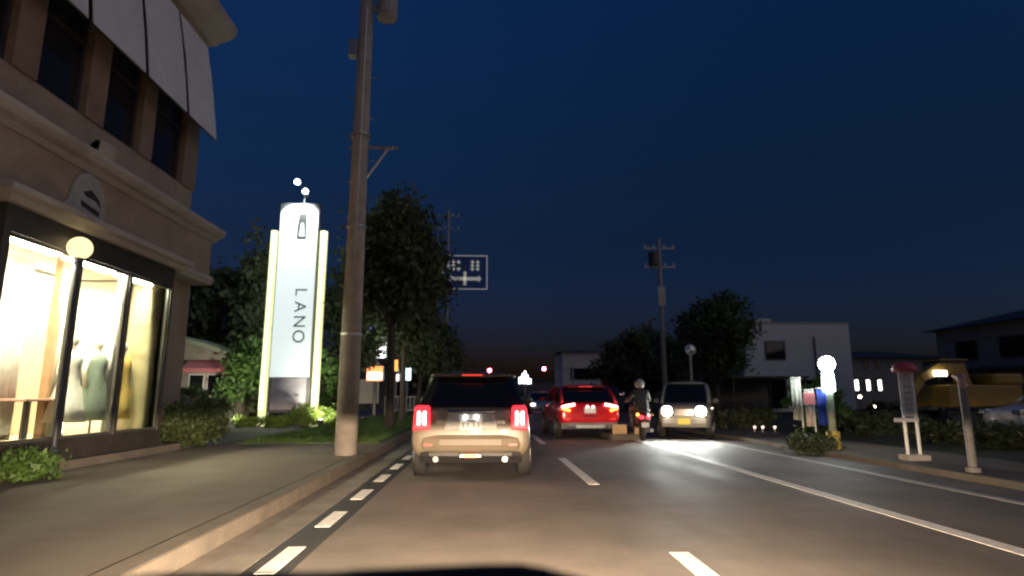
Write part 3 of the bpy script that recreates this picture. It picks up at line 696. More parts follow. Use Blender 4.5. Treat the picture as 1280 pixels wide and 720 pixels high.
def rear_plate(t, z, y, w_=.33, h_=.165, strokes=True):
    p = box(-w_/2, w_/2, y, y+.012, z-h_/2, z+h_/2).build('number_plate', M_plate, t, bevel=.004)
    if strokes:
        for i in range(4):
            x = -.12+.07*i+(.015 if i > 1 else 0); box(x, x+.018, y-.003, y-.0005, z-.05, z+.025).build('character_stroke', M_pl, p)
        box(-.07, .07, y-.003, y-.0005, z+.042, z+.062).build('character_stroke', M_pl, p)
    for s in (-1, 1): box(s*.08-.025, s*.08+.025, y-.03, y-.005, z+h_/2+.02, z+h_/2+.035).build('plate_lamp', M_plamp, t)

# the pale hatchback ahead
P_mini = mat('pale_beige_paint', (.165, .138, .1), .38, var=.03, bump=0, coat=.4)
Lm = 4.0
mini = car('hatchback_car', 'pale beige hatchback with dark roof and glowing upright brake lights', P_mini, 1.78, Lm, 1.56, 1.06, .26,
    stations=[(.0, .84, .42, .74), (.02, .94, .36, .82), (.07, .99, .29, .95), (.2, 1.0, .25, 1.05), (.6, 1, .24, 1.08), (2.0, 1, .24, 1.06), (3.0, .99, .26, 1.0), (3.75, .95, .28, .9), (4.0, .82, .36, .75)],
    cabin=(.17, .5, 3.0, 2.2), roofm=mat('dark_roof', (.06, .055, .05), .35, bump=0), wr=.32, wy=(.72, 3.22), loc=(-.19, 9.05, 0), rz=R(-1.0))
t = mini
# tailgate panel, lower dark bumper trim, spoiler
MB().loft([[(x, y, z) for x, y in [(-.66, .06), (-.5, .015), (.5, .015), (.66, .06)]] + [(.6, .16, z), (-.6, .16, z)] for z in (.66, .8, 1.0)]).build('tailgate', mat('tailgate_grey', (.2, .185, .165), .3, bump=0, coat=.4), t, smooth=False, bevel=.02)
MB().loft([[(-.74, y0, z), (-.6, y0-.045, z), (.6, y0-.045, z), (.74, y0, z), (.7, .3, z), (-.7, .3, z)] for z, y0 in ((.23, .1), (.34, .035), (.4, .03))]).build('bumper_trim', M_black, t, bevel=.015)
MB().loft([[(-.86, y0+.3, z), (-.8, y0+.13, z), (-.68, y0+.05, z), (-.45, y0, z), (.45, y0, z), (.68, y0+.05, z), (.8, y0+.13, z), (.86, y0+.3, z), (.8, .36, z), (-.8, .36, z)] for z, y0 in ((.38, .0), (.42, -.05), (.5, -.075), (.58, -.06), (.64, -.01))]).build('rear_bumper', P_mini, t, bevel=.02, seg=3)
box(-.58, .58, .37, .62, 1.505, 1.545).build('roof_spoiler', mat('dark_roof', (.06, .055, .05), .35, bump=0), t, bevel=.012)
box(-.16, .16, .362, .372, 1.51, 1.53).build('high_brake_light', emit('brake_dim', (1, .05, .03), .7), t)
for s in (-1, 1):
    cx = s*.72
    lens = MB().loft([[(cx-.115, y, .71+i), (cx+.115, y+abs(.0), .71+i), (cx+.105, y+.2, 1.05-i), (cx-.105, y+.2, 1.05-i)] for y, i in ((-.0, .02),)] * 1 + [[(cx-.115, .12, .69), (cx+.115, .16, .69), (cx+.105, .24, 1.07), (cx-.105, .2, 1.07)]]).v and None
    ln = MB().loft([[(cx-.12, .06, .68), (cx+.12, .06, .68), (cx+.12, .2, .68), (cx-.12, .2, .68)], [(cx-.125, -.005, .72), (cx+.125, -.005, .72), (cx+.13, .2, .72), (cx-.13, .2, .72)], [(cx-.12, .0, .9), (cx+.12, .0, .9), (cx+.13, .2, .9), (cx-.13, .2, .9)], [(cx-.11, .03, 1.03), (cx+.1, .03, 1.03), (cx+.1, .2, 1.03), (cx-.11, .2, 1.03)], [(cx-.09, .08, 1.06), (cx+.08, .08, 1.06), (cx+.08, .2, 1.06), (cx-.09, .2, 1.06)]]).build('tail_light', M_brk, t, bevel=.015)
    fr = MB()
    for q in (-.042, .042): fr.box(cx+q-.022, cx+q+.022, -.025, -.004, .78, .98)
    fr.box(cx-.06, cx+.06, -.027, -.004, .83, .86).box(cx-.06, cx+.06, -.027, -.004, .905, .935)
    fr.build('brake_element', M_brkh, ln, bevel=.01)
    MB().tube([(s*.5, -.07, .3), (s*.5, .2, .3)], .042, 14).build('exhaust_tip', M_chrome, t)
box(-.36, .36, -.012, .05, .945, .995).build('tailgate_handle', M_chrome, t, bevel=.015)
MB().prism([(-.4, .004, .68), (.4, .004, .68), (.34, .004, .94), (-.34, .004, .94)], (0, .03, 0)).build('plate_recess', mat('recess_grey', (.42, .42, .42), .4), t, bevel=.01)
rear_plate(t, .79, -.012)
fl = box(-.17, .17, -.075, .05, .31, .39).build('fog_light', M_chrome, t, bevel=.02)
box(-.09, .09, -.09, -.078, .325, .375).build('lens', emit('fog_amber', (1, .22, .08), 2.0), fl, bevel=.01)
for s in (-1, 1): box(s*.62-.06, s*.62+.06, -.05, -.02, .49, .515).build('reflector', emit('reflector_red_glow', (.7, .02, .02), .25), t)  # red emission painted on, imitating light returned by the reflector
MB().tube([(-.0, .62, 1.54), (0, .5, 1.72)], .007, 5).build('aerial', M_black, t)
for s in (-1, 1): MB().ball((s*.36, 1.55, 1.15), (.16, .08, .2)).build('headrest', M_black, t)
MB().tube([(.0, .34, 1.12), (.38, .37, 1.15)], .01, 5).build('rear_wiper', M_black, t)

# the red crossover in the right-hand lane
P_red = mat('red_paint', (.55, .012, .02), .25, var=.03, bump=0, coat=.6)
red = car('crossover_car', 'red crossover car with swept lit tail lights in the next lane', P_red, 1.8, 4.3, 1.52, 1.05, .32,
    stations=[(.0, .84, .5, .8), (.03, .93, .42, .92), (.12, .98, .36, 1.03), (.5, 1, .3, 1.06), (2.2, 1, .28, 1.03), (3.2, .99, .3, .97), (4.0, .94, .32, .85), (4.3, .8, .4, .72)],
    cabin=(.1, .75, 3.2, 2.35), roofm=P_red, pillar=P_red, wr=.34, wy=(.78, 3.42), loc=(3.02, 17.3, 0), rz=R(2))
t = red
MB().loft([[(-.82, .1, z), (-.62, y0, z), (.62, y0, z), (.82, .1, z), (.75, .35, z), (-.75, .35, z)] for z, y0 in ((.28, .06), (.36, -.0), (.46, .0))]).build('bumper_trim', mat('bumper_grey', (.16, .16, .17), .5), t, bevel=.02)
box(-.42, .42, -.03, .06, .3, .4).build('diffuser', M_steel, t, bevel=.015)
for s in (-1, 1):
    def seg(pts, th, nm, m, par):
        mb = MB()
        for (p, q) in zip(pts[:-1], pts[1:]):
            d = Vector(q)-Vector(p); n_ = Vector((-d.z, 0, d.x)).normalized()*th
            P_, Q_ = Vector(p), Vector(q)
            mb.prism([P_-n_, Q_-n_, Q_+n_, P_+n_], (0, .09, 0))
        return mb.build(nm, m, par)
    hs = MB().prism([(s*.42, .02, .99), (s*.82, .05, .92), (s*.86, .06, .8), (s*.6, .01, .76)], (0, .12, 0)).build('tail_light', emit('tail_red_dim', (1, .03, .04), .9), t, bevel=.02)
    seg([(s*.44, -.01, .965), (s*.76, .005, .9), (s*.8, .01, .87)], .032, 'brake_element', M_brkh, hs)
    seg([(s*.79, -.02, .86), (s*.58, -.03, .79)], .03, 'indicator', emit('indicator_amber', (1, .3, .03), 6), hs)
    box(s*.66-.09, s*.66+.09, -.012, .05, .52, .58).build('reflector', emit('reflector_red_glow', (.7, .02, .02), .25), t)  # same painted-in reflector glow
rear_plate(t, .8, -.012, strokes=False)
box(-.2, .2, -.03, .05, .62, .66).build('rear_badge_bar', M_chrome, t, bevel=.01)
box(-.6, .6, .62, .85, 1.46, 1.5).build('roof_spoiler', P_red, t, bevel=.015)
box(-.2, .2, .615, .622, 1.465, 1.485).build('high_brake_light', emit('brake_dim', (1, .05, .03), .7), t)

# the oncoming small car with headlights on
P_sand = mat('sand_paint', (.3, .28, .23), .35, var=.04, bump=0, coat=.4)
kc = G(862, 549)
kei = car('small_car', 'oncoming boxy sand coloured small car with glaring round headlights', P_sand, 1.5, 3.4, 1.62, 1.0, .26,
    stations=[(.0, .9, .4, .9), (.05, .97, .3, 1.0), (.4, 1, .26, 1.02), (2.0, 1, .26, 1.02), (2.9, .99, .28, 1.0), (3.3, .95, .32, .95), (3.4, .86, .42, .84)],
    cabin=(.08, .22, 2.75, 2.25), pillar=P_sand, wr=.29, wy=(.5, 2.75), loc=(0, 0, 0), rz=0)
ang = R(180-22); fw_ = Vector((-math.sin(ang), math.cos(ang), 0))
kei.rotation_euler = (0, 0, ang); kei.location = Vector((5.62, 17.0, 0)) - fw_*3.4
t = kei
M_hl = emit('headlamp_white', (1, .98, .9), 120)
for s in (-1, 1):
    hb = MB().lathe([(.16, -.08), (.165, .03), (.15, .045), (.13, .02)], (s*.46, 3.38, .78), 20, 'y').build('headlight', M_chrome, t, smooth=True)
    MB().ball((s*.46, 3.41, .78), (.135, .045, .135)).build('lens', M_hl, hb, smooth=True)
    box(s*.5-.09, s*.5+.09, 3.38, 3.43, .48, .53).build('fog_light', emit('side_white', (1, .95, .85), 6) if s > 0 else M_white, t, bevel=.01)
    lamp('beam', 'SPOT', 170, (s*.46, 3.5, .78), t, (.95, 1, .95), spot_size=R(100), spot_blend=1, shadow_soft_size=.06, rot=(R(84), 0, 0))
gr = box(-.28, .28, 3.39, 3.42, .66, .86).build('grille', M_black, t, bevel=.01)
for i in range(4): box(-.26, .26, 3.42, 3.43, .68+.045*i, .695+.045*i).build('grille_bar', M_chrome, gr)
MB().loft([[(-.68, 3.2, z), (-.6, 3.42+e, z), (.6, 3.42+e, z), (.68, 3.2, z)] for z, e in ((.34, 0), (.44, .03), (.6, .0))]).build('front_bumper', P_sand, t, bevel=.02)
box(-.165, .165, 3.455, 3.468, .42, .585).build('number_plate', emit('plate_yellow_glow', (.75, .6, .03), .12), t)  # faint emission in the plate colour imitates returned headlight light

# far cars beyond the lights' queue
far = car('parked_car', 'silver car far ahead waiting between the two lanes of traffic', mat('silver_paint', (.45, .45, .46), .3, metal=.4, bump=0), 1.7, 4.2, 1.48, .98, .24, loc=(0, 0, 0), pillar=mat('silver_paint', (.45, .45, .46), .3), group='cars far ahead')
f0 = G(673, 517); far.location = (f0.x, f0.y+3, 0); far.rotation_euler = (0, 0, R(180))
far.location = (f0.x, 43.5, 0)
for s in (-1, 1):
    box(s*.62-.13, s*.62+.13, 4.08, 4.19, .6, .72).build('headlight', emit('head_dim', (1, .97, .9), 5), far, bevel=.02)
    box(s*.66-.1, s*.66+.1, -.01, .05, .72, .86).build('tail_light', emit('tail_dim', (1, .03, .03), 1.5), far)
c2 = dup(far, (.1, 55, 0), 0, 'grey car far ahead in the lane beyond the pale hatchback', 'cars far ahead')
c3 = dup(far, (3.0, 62, 0), 0, 'grey car far ahead beyond the red crossover', 'cars far ahead')

# white car parked at the right edge
wc = car('parked_car', 'white car parked on the right beyond the grey marker post', mat('white_car_paint', (.62, .62, .62), .3, bump=0, coat=.4), 1.7, 4.2, 1.5, 1.0, .24, loc=(0, 0, 0), pillar=mat('white_car_paint', (.62, .62, .62), .3))
wp = AY(1266, 540, 16.5); wc.location = (wp.x+4.15, 16.6, .06); wc.rotation_euler = (0, 0, R(90-4))
for s in (-1, 1): box(s*.62-.14, s*.62+.14, 4.0, 4.17, .62, .76).build('headlight', M_chrome, wc, bevel=.02)

# scooter and rider on the centre line
ms = G(806, 552)
t = thing('motor_scooter', 'dark motor scooter with red tail lamps by the tan island block', 'scooter', (ms.x, ms.y, 0), R(-3))
for y in (.25, 1.5):
    wv = MB().lathe([(.17, -.05), (.24, -.05), (.26, -.025), (.26, .025), (.24, .05), (.17, .05)], (0, y, .26), 20, 'x').build('wheel', M_rubber, t, smooth=True)
    MB().lathe([(.001, -.02), (.175, -.02), (.175, .02), (.001, .02)], (0, y, .26), 16, 'x').build('rim', M_rim, wv)
P_sco = mat('scooter_paint', (.06, .02, .022), .3, bump=0, coat=.4)
MB().loft([[(x*k, y, zb+z*hh) for x, z in [(-.17, .3), (-.12, 0), (.12, 0), (.17, .3), (.15, .85), (.06, 1), (-.06, 1), (-.15, .85)]] for y, k, zb, hh in [(-.12, .55, .55, .22), (.0, .95, .42, .36), (.35, 1.1, .36, .42), (.75, .9, .3, .42), (.95, .8, .24, .12), (1.2, .8, .26, .1)]]).build('body', P_sco, t, smooth=True)
MB().loft([[(x*k, y, z) for x in (-.2, .2) for z in ((.3, .95) if x < 0 else (.95, .3))] for y, k in [(1.22, .8), (1.3, .6)]]).build('leg_shield', P_sco, t, bevel=.02)
box(-.15, .15, -.05, .7, .78, .84).build('seat', M_black, t, bevel=.025)
MB().tube([(0, 1.5, .26), (0, 1.3, .95), (0, 1.25, 1.05)], .03, 8).build('fork', M_steel, t)
MB().tube([(-.34, 1.1, 1.03), (-.12, 1.24, 1.05), (.12, 1.24, 1.05), (.34, 1.1, 1.03)], .018, 8).build('handlebar', M_black, t)
for s in (-1, 1):
    mr_ = MB().tube([(s*.2, 1.2, 1.05), (s*.34, 1.18, 1.22)], .01, 5).build('mirror', M_black, t)
    MB().ball((s*.36, 1.17, 1.26), (.07, .02, .05)).build('mirror_glass', M_chrome, mr_, smooth=True)
    box(s*.09-.05, s*.09+.05, -.15, -.1, .6, .68).build('tail_lamp', emit('scooter_red', (1, .03, .05), 2.2), t, bevel=.01)
box(-.21, -.15, -.12, -.06, .68, .74).build('indicator', emit('indicator_amber', (1, .3, .03), 6), t, bevel=.01)
box(.15, .21, -.12, -.06, .68, .74).build('indicator', emit('amber_faint_glow', (.5, .15, .02), .3), t, bevel=.01)  # unlit indicator given a faint painted-in glow
box(-.1, .1, -.17, -.158, .38, .5).build('number_plate', mat('plate_pale', (.6, .6, .58), .5), t)
MB().tube([(.16, .6, .24), (.18, -.1, .3)], .045, 10).build('exhaust', M_steel, t)
# rider
me = bpy.data.meshes.new('person')
J = dict(pel=(0, .28, .9), sp=(0, .3, 1.08), ch=(0, .36, 1.25), nk=(0, .4, 1.4), hd=(0, .42, 1.47))
vs = [J['pel'], J['sp'], J['ch'], J['nk'], J['hd']]; rs = [.15, .14, .16, .06, .06]; es = [(0, 1), (1, 2), (2, 3), (3, 4)]
for s in (-1, 1):
    b = len(vs)
    vs += [(s*.17, .37, 1.32), (s*.28, .55, 1.12), (s*.29, .82, 1.05), (s*.29, 1.0, 1.05), (s*.29, 1.06, 1.05)]; rs += [.07, .055, .045, .034, .034]
    es += [(2, b), (b, b+1), (b+1, b+2), (b+2, b+3), (b+3, b+4)]
    for fi in range(4):
        q = len(vs); x = s*(.262+.022*fi); vs += [(x, 1.1, 1.06), (x, 1.135, 1.05), (x, 1.13, 1.02)]; rs += [.01]*3; es += [(b+4, q), (q, q+1), (q+1, q+2)]
    q = len(vs); vs += [(s*.245, 1.07, 1.03), (s*.24, 1.11, 1.01)]; rs += [.011, .01]; es += [(b+4, q), (q, q+1)]
    b = len(vs)
    vs += [(s*.12, .32, .88), (s*.2, .72, .82), (s*.17, .82, .4), (s*.17, .86, .36), (s*.17, 1.02, .35)]; rs += [.095, .08, .055, .05, .035]
    es += [(0, b), (b, b+1), (b+1, b+2), (b+2, b+3), (b+3, b+4)]
me.from_pydata(vs, es, [])
me.materials.append(mat('rider_jacket', (.05, .048, .05), .7, var=.3))
per = bpy.data.objects.new('person', me); col.objects.link(per); per.location = (ms.x, ms.y, 0); per.rotation_euler = (0, 0, R(-3))
sk = per.modifiers.new('skin', 'SKIN'); sk.use_smooth_shade = True
for i, r in enumerate(rs): me.skin_vertices[0].data[i].radius = (r, r)
me.skin_vertices[0].data[0].use_root = True
sd = per.modifiers.new('sub', 'SUBSURF'); sd.levels = 1; sd.render_levels = 1
tag(per, 'rider in dark clothes and pale helmet sitting on the motor scooter', 'person')
hl = MB().ball((0, .43, 1.53), (.135, .155, .14), 16, 10).build('helmet', mat('helmet_pale', (.5, .48, .46), .3, bump=0), per, smooth=True)
MB().loft([[(x, .43+.16*math.cos(a), z) for a, x in [(-.8, -.1), (-.3, -.05), (.3, .05), (.8, .1)]] for z in (1.48, 1.57)], cap=False).build('visor', M_dglass, hl, smooth=True)
MB().ball((0, .455, 1.47), (.085, .1, .11), 12, 8).build('face', mat('skin_tone', (.45, .28, .2), .6), per, smooth=True)

# low traffic island block
ib = G(800, 552)
t = thing('island_block', 'low tan faced traffic island block at the end of the centre line', 'island', (ib.x-.1, ib.y+.55, 0))
box(-.55, .4, .0, 1.6, -.02, .16).build('base', M_kerb, t, bevel=.03)
for x0_, x1_ in ((-.5, -.1), (.12, .36)):
    box(x0_, x1_, .05, .12, .16, .42).build('marker_panel', mat('orange_panel', (.5, .33, .18), .6, var=.15), t, bevel=.015)

# own van: cowl, wiper, dash, front panel and headlamps below the view
own = thing('camera_van', 'dark cowl and wiper of the van looking down the road', 'van', (0, 0, 0))
P_own = mat('van_paint', (.3, .3, .3), .35, bump=0, coat=.3)
mb = MB(); n = 60; pr = []
for i in range(n+1):
    x = -.6 + 1.0*i/n
    pr.append(x)
dz = []
pk = [(AY(px, py, .87).x, AY(px, py, .87).z) for px, py in [(60, 730), (200, 716), (330, 714.5), (420, 714), (445, 711), (500, 709), (600, 704.5), (650, 704), (675, 708), (720, 719), (900, 760)]]
dz = [float(np.interp(x, [q[0] for q in pk], [q[1] for q in pk])) for x in pr]
mb.loft([[(x, .82, z-.05), (x, .82, z-.004), (x, .87, z), (x, .93, z-.02), (x, .93, z-.09)] for x, z in zip(pr, dz)]).build('wiper_cowl', mat('cowl_black', (.006, .006, .007), .6), own, smooth=True)
MB().loft([[(-.7, y, z-.3), (.7, y, z-.3), (.7, y, z), (-.7, y, z)] for y, z in ((.45, .78), (.8, .84))]).build('dashboard', M_black, own, bevel=.02)
MB().loft([[(-.72, y, z0), (.72, y, z0), (.72, y, z1), (-.72, y, z1)] for y, z0, z1 in ((.93, .35, .83), (1.12, .3, .76), (1.2, .32, .7))]).build('front_panel', P_own, own, bevel=.03)
MB().loft([[(-.74, .9, z), (-.68, 1.28, z), (.68, 1.28, z), (.74, .9, z)] for z in (.2, .34)]).build('front_bumper', M_black, own, bevel=.03)
for s in (-1, 1):
    hb = box(s*.5-.13, s*.5+.13, 1.15, 1.21, .5, .68).build('headlight', M_chrome, own, bevel=.02)
    box(s*.5-.12, s*.5+.12, 1.2, 1.42, .6455, .66).build('beam_shield', M_black, hb)
    lamp('beam', 'SPOT', 4700, (s*.5, 1.26, .645), own, (1, .73, .48), spot_size=R(140), spot_blend=1, shadow_soft_size=.004, rot=(R(61), 0, 0))
    for y in (.55,): wheel(own, s*.62, y, .28, .16, s)

# ------------------------------------------------------------------ traffic signals and far lights
M_sigoff = [mat('lens_green', (.01, .06, .04), .2, bump=0), mat('lens_amber', (.08, .05, .005), .2, bump=0)]
def signal(label, px, py, Y, side):
    p = AY(px, py, Y); t = thing('traffic_light', label, 'traffic light', (p.x, Y, .05), 0, 'signals at the crossing')
    zz = p.z-.05
    box(-1.0, .22, 0, .25, zz-.24, zz+.24).build('housing', M_steel, t, bevel=.05)
    for i, x in enumerate((-.76, -.38, .0)):
        MB().lathe([(.15, 0), (.15, -.02), (.001, -.03)], (x, -.002, zz), 16, 'y').build('lens', M_sigoff[i] if i < 2 else emit('signal_red', (1, .06, .1), 150), t)
        vs = [[(x+.17*math.cos(a), y, zz+.17*math.sin(a)) for a in [R(-20+220*k/10) for k in range(11)]] for y in (0, -.2)]
        MB().loft([v + [(q[0]*1+(x-q[0])*.06, q[1], zz+(q[2]-zz)*.94) for q in v[::-1]] for v in vs]).build('hood', M_black, t)
    ex = side*3.2
    MB().tube([(0, .3, zz), (ex, .3, zz+.2)], .05, 8).build('arm', M_steel, t)
    MB().tube([(ex, .3, 0), (ex, .3, zz+.4)], .1, 10).build('post', M_steel, t)
signal('red traffic light above the pale hatchback roof', 612, 463, 62, -1)
signal('red traffic light far ahead left of the red crossover', 680, 461, 66, 1)
p = AY(656, 472, 95)
t = thing('lit_sign', 'small white lit sign with peaked shape far down the road', 'sign', (p.x, 95, 0))
M_far = emit('far_white', (.95, .97, 1), 6)
for (x, z, w2, h2) in [(-.75, 0, .28, .9), (-.3, .0, .22, 1.5), (.05, 0, .2, 1.9), (.35, 0, .25, 1.3), (.75, .0, .4, .7)]:
    box(x-w2/2, x+w2/2, -.05, .1, p.z-.9+z, p.z-.9+h2).build('lit_shape', M_far, t)
box(-1.1, 1.1, 0.0, .25, p.z-1.15, p.z-.9).build('sign_base', M_steel, t); MB().tube([(0, .1, -.1), (0, .1, p.z-1.15)], .15, 8).build('post', M_steel, t)

# far buildings and trees closing the road
def block(name, label, x, y, w_, d_, h_, wall, roof=None, wins=(), lit=None, cat='building', rz=0):
    t = thing(name, label, cat, (x, y, 0), rz)
    box(-w_/2, w_/2, 0, d_, -.1, h_).build('wall', wall, t)
    if roof == 'flat': box(-w_/2-.15, w_/2+.15, -.15, d_+.15, h_, h_+.25).build('roof', M_dark, t)
    elif roof == 'hip':
        mb = MB(); e = .6; a_ = h_; r_ = h_+w_*.1
        vs = [(-w_/2-e, -e, a_), (w_/2+e, -e, a_), (w_/2+e, d_+e, a_), (-w_/2-e, d_+e, a_), (-w_/2+d_*.45, d_/2, r_), (w_/2-d_*.45, d_/2, r_)]
        if w_/2-d_*.45 < .2: vs[4] = (-.3, d_/2, r_); vs[5] = (.3, d_/2, r_)
        mb.add(vs, [(0, 1, 5, 4), (2, 3, 4, 5), (1, 2, 5), (3, 0, 4), (3, 2, 1, 0)]); mb.build('roof', mat('dark_tiles', (.035, .036, .042), .6, var=.2, scale=5), t)
    for i, (x0_, z0_, x1_, z1_) in enumerate(wins):
        f = MB(); c = .07
        for q in [(x0_, x1_, z0_, z0_+c), (x0_, x1_, z1_-c, z1_), (x0_, x0_+c, z0_+c, z1_-c), (x1_-c, x1_, z0_+c, z1_-c)]: f.box(q[0], q[1], -.07, -.002, q[2], q[3])
        f = f.build('window', M_dark, t); box(x0_+c, x1_-c, -.03, -.004, z0_+c, z1_-c).build('pane', (lit or {}).get(i, M_dglass), f)
    return t
def at(px0, px1, py_top, Y): a = AY(px0, py_top, Y); b = AY(px1, py_top, Y); return (a.x+b.x)/2, b.x-a.x, a.z
x, w_, h_ = at(703, 752, 440, 75)
t = block('far_house', 'pale far house with dark roof at the end of the road', x, 75, w_, 8, h_, mat('pale_far_wall', (.62, .58, .57), .8), 'hip', [(-1.5, 3.2, 1.6, 4.6), (-1.9, .4, -.4, 2.0)])
x, w_, h_ = at(600, 700, 478, 130)
block('far_building', 'long dark low building closing the road under the lit sign', x, 130, w_*1.5, 10, h_, mat('dark_render', (.13, .12, .12), .8), 'flat', [(-9+3*i, 1, -7.4+3*i, 2.2) for i in range(6)])
WB = mat('white_render', (.78, .78, .78), .8, var=.06, scale=.6)
x, w_, h_ = at(925, 1060, 404, 44); wx = AY(969, 438, 44)
t = block('white_building', 'plain white flat roofed building with one square dark window', x, 44, w_, 9, h_, WB, None, [(wx.x-x-.75, wx.z-.7, wx.x-x+.75, wx.z+.7), (-3.6, .3, -1.0, 2.4), (-.4, .3, 2.6, 2.4)])
box(-w_/2-.05, w_/2+.05, -.05, 9.05, h_, h_+.12).build('parapet_cap', mat('cap_grey', (.4, .4, .42), .6), t)
box(-1.6, -.3, 3, 4, h_+.12, h_+.75).build('roof_unit', M_steel, t)
box(wx.x-x+3.0, wx.x-x+3.07, -.1, -.03, 2.6, h_-1.0).build('downpipe', M_dark, t)
x, w_, h_ = at(1058, 1185, 447, 52)
lw = emit('window_lit', (1, .95, .85), 3.0)
wl_ = []
for q in (1070.5, 1085, 1099.5):
    a = AY(q-4, 474, 52); b = AY(q+4, 489, 52); wl_.append((a.x-x, b.z, b.x-x, a.z))
for q in (1082, 1098):
    a = AY(q-3, 449, 52); b = AY(q+3, 461, 52); wl_.append((a.x-x, b.z, b.x-x, a.z-.15))
block('row_house', 'dark house with three brightly lit narrow windows', x, 52, w_, 9, h_, mat('grey_wall', (.2, .2, .2), .8), 'hip', wl_, {0: lw, 1: lw, 2: lw}, 'house')
t = block('corner_house', 'brown two storey house with dark pitched roof behind the excavator', 29.2, 30.75, 13.5, 9, 5.3, mat('brown_house_wall', (.36, .28, .25), .8), 'hip', [(-5.2, 3.3, -3.6, 4.5), (-2.0, 3.3, -.2, 4.5), (1.0, 3.3, 2.8, 4.5), (3.8, 3.3, 5.4, 4.5), (-4.6, .9, -2.8, 2.2), (.8, .9, 2.6, 2.2)], {}, 'house', R(-90))
box(-6.75, 5.5, -.9, -.003, 2.65, 2.8).build('porch_roof', M_dark, t)
for x in (-6.2, -2.0, 2.0, 5.0): box(x, x+.12, -.85, -.73, 0, 2.648).build('porch_post', M_dark, t)
t = thing('carport', 'dark open carport in front of the white building', 'carport', (AY(965, 500, 36).x, 36, .07))
box(-2.4, 2.4, 0, 5, 2.2, 2.32).build('roof', M_dark, t)
for x in (-2.3, 2.2):
    for y in (.1, 4.8): box(x, x+.1, y, y+.1, 0, 2.2).build('post', M_dark, t)
box(-2.3, 2.3, 4.9, 5.0, 0, 2.2).build('back_wall', mat('dark_render', (.13, .12, .12), .8), t)

# ------------------------------------------------------------------ trees and poles on the right
p = AY(895, 470, 33)
tree('roadside_tree', 'dense rounded tree in front of the white building', (p.x, 33, .05), AY(895, 368, 33).z, 1.6, 2.05, M_leafm, 12000, .13, 61, 'round', tr=.16)
for i, (px, top, Y, r, lb) in enumerate([(780, 412, 48, 2.4, 'dark tree beside the pale far house'), (812, 408, 52, 2.6, 'dark tree behind the right utility pole'), (845, 425, 46, 1.9, 'dark low tree between utility pole and round mirror')]):
    p = AY(px, top, Y); tree('far_tree', lb, (p.x, Y, .05), p.z, 1.4, r, M_leafd, 7000, .18, 70+i, 'round', 'trees beyond the crossing', tr=.17, clump=.4)
for i, (px, top, Y) in enumerate([(585, 470, 70), (560, 455, 58), (540, 450, 52)]):
    p = AY(px, top, Y); tree('far_tree', ['dark tree nearest the traffic signals left of the road', 'dark tree in the middle of the far left row', 'dark tree next after the road sign on the left'][i], (p.x, Y, .05), p.z, 1.2, 1.7, M_leafd, 4000, .2, 80+i, 'round', 'trees left of the road before the signals', tr=.12, clump=.4)
p = AY(823, 300, 33)
t = far_pole('utility_pole', 'dark utility pole with transformer on the right of the road', (p.x, 33, .05), p.z, .17, 2)
MB().lathe([(.001, 0), (.26, 0), (.28, .8), (.001, .85)], (-.35, 0, p.z-1.6), 14).build('transformer', M_dark, t)
MB().box(-.2, .2, -.22, -.17, AY(821, 384, 33).z, AY(821, 360, 33).z).build('notice_plate', mat('notice_white', (.5, .5, .5), .6), t)
p = AY(863, 437, 24)
t = thing('traffic_mirror', 'round pale roadside mirror on a thin post by the oncoming car', 'mirror', (p.x, 24, .06))
MB().tube([(0, .06, 0), (0, .06, p.z+.1)], .045, 10).build('post', M_steel, t)
MB().lathe([(.22, .04), (.235, .0), (.22, -.03), (.2, -.02)], (0, 0, p.z-.06), 24, 'y').build('rim', M_steel, t)
MB().lathe([(.21, .0), (.15, -.03), (.001, -.05)], (0, 0, p.z-.06), 24, 'y').build('mirror_glass', mat('mirror_pale', (.6, .62, .6), .15, metal=.6, bump=0), t, smooth=True)

# ------------------------------------------------------------------ lamp, banners, bus stop, posts, excavator
p = G(1043, 561, .095); LX, LY = p.x, p.y
q = AY(1039, 455, LY); q2 = AY(1039, 478, LY)
t = thing('globe_lamp', 'glowing white globe lamp on a pale green post by the banners', 'lamp', (LX, LY, .09))
zg = q.z-.09
MB().lathe([(.14, 0), (.14, .35), (.1, .38)], n=14).build('base', mat('yellow_base', (.45, .36, .06), .6), t)
MB().tube([(0, 0, .36), (0, 0, q2.z-.3)], .075, 12).build('post', mat('green_post', (.3, .36, .28), .5), t, smooth=True)
MB().ball((0, 0, zg), .165, 18, 12).build('globe', emit('globe_white', (.96, 1, .95), 40), t, smooth=True)
MB().lathe([(.05, q2.z-.3), (.12, q2.z-.28), (.13, q2.z-.12), (.11, zg-.17), (.06, zg-.16)], n=14).build('lantern', emit('lantern_white', (.9, 1, .9), 7), t, smooth=True)
def banner(label, px0, px1, py0, py1, Y, m, tilt=0):
    a = AY(px0, py0, Y); b = AY(px1, py1, Y); cx = (a.x+b.x)/2; hw = (b.x-a.x)/2
    t = thing('banner', label, 'banner', (cx, Y, .09), tilt, 'banners by the globe lamp'); h0, h1 = b.z-.09, a.z-.09
    MB().tube([(hw+.02, .02, -.05), (hw+.02, .02, h1+.06)], .014, 8).build('pole', M_white, t)
    MB().tube([(-hw, .02, h1+.03), (hw+.02, .02, h1+.03)], .01, 6).build('top_rod', M_white, t)
    n = 8; vs = [(-hw+2*hw*i/n, .02*math.sin(i*1.3), z) for z in (h0, h1) for i in range(n+1)]
    c = MB().add(vs, [(i, i+1, n+2+i, n+1+i) for i in range(n)]).build('cloth', m, t, smooth=True)
    s = c.modifiers.new('s', 'SOLIDIFY'); s.thickness = .006
    MB().lathe([(.16, 0), (.16, .06), (.03, .1)], (hw+.02, .02, 0), 10).build('base', M_conc, t)
    return t
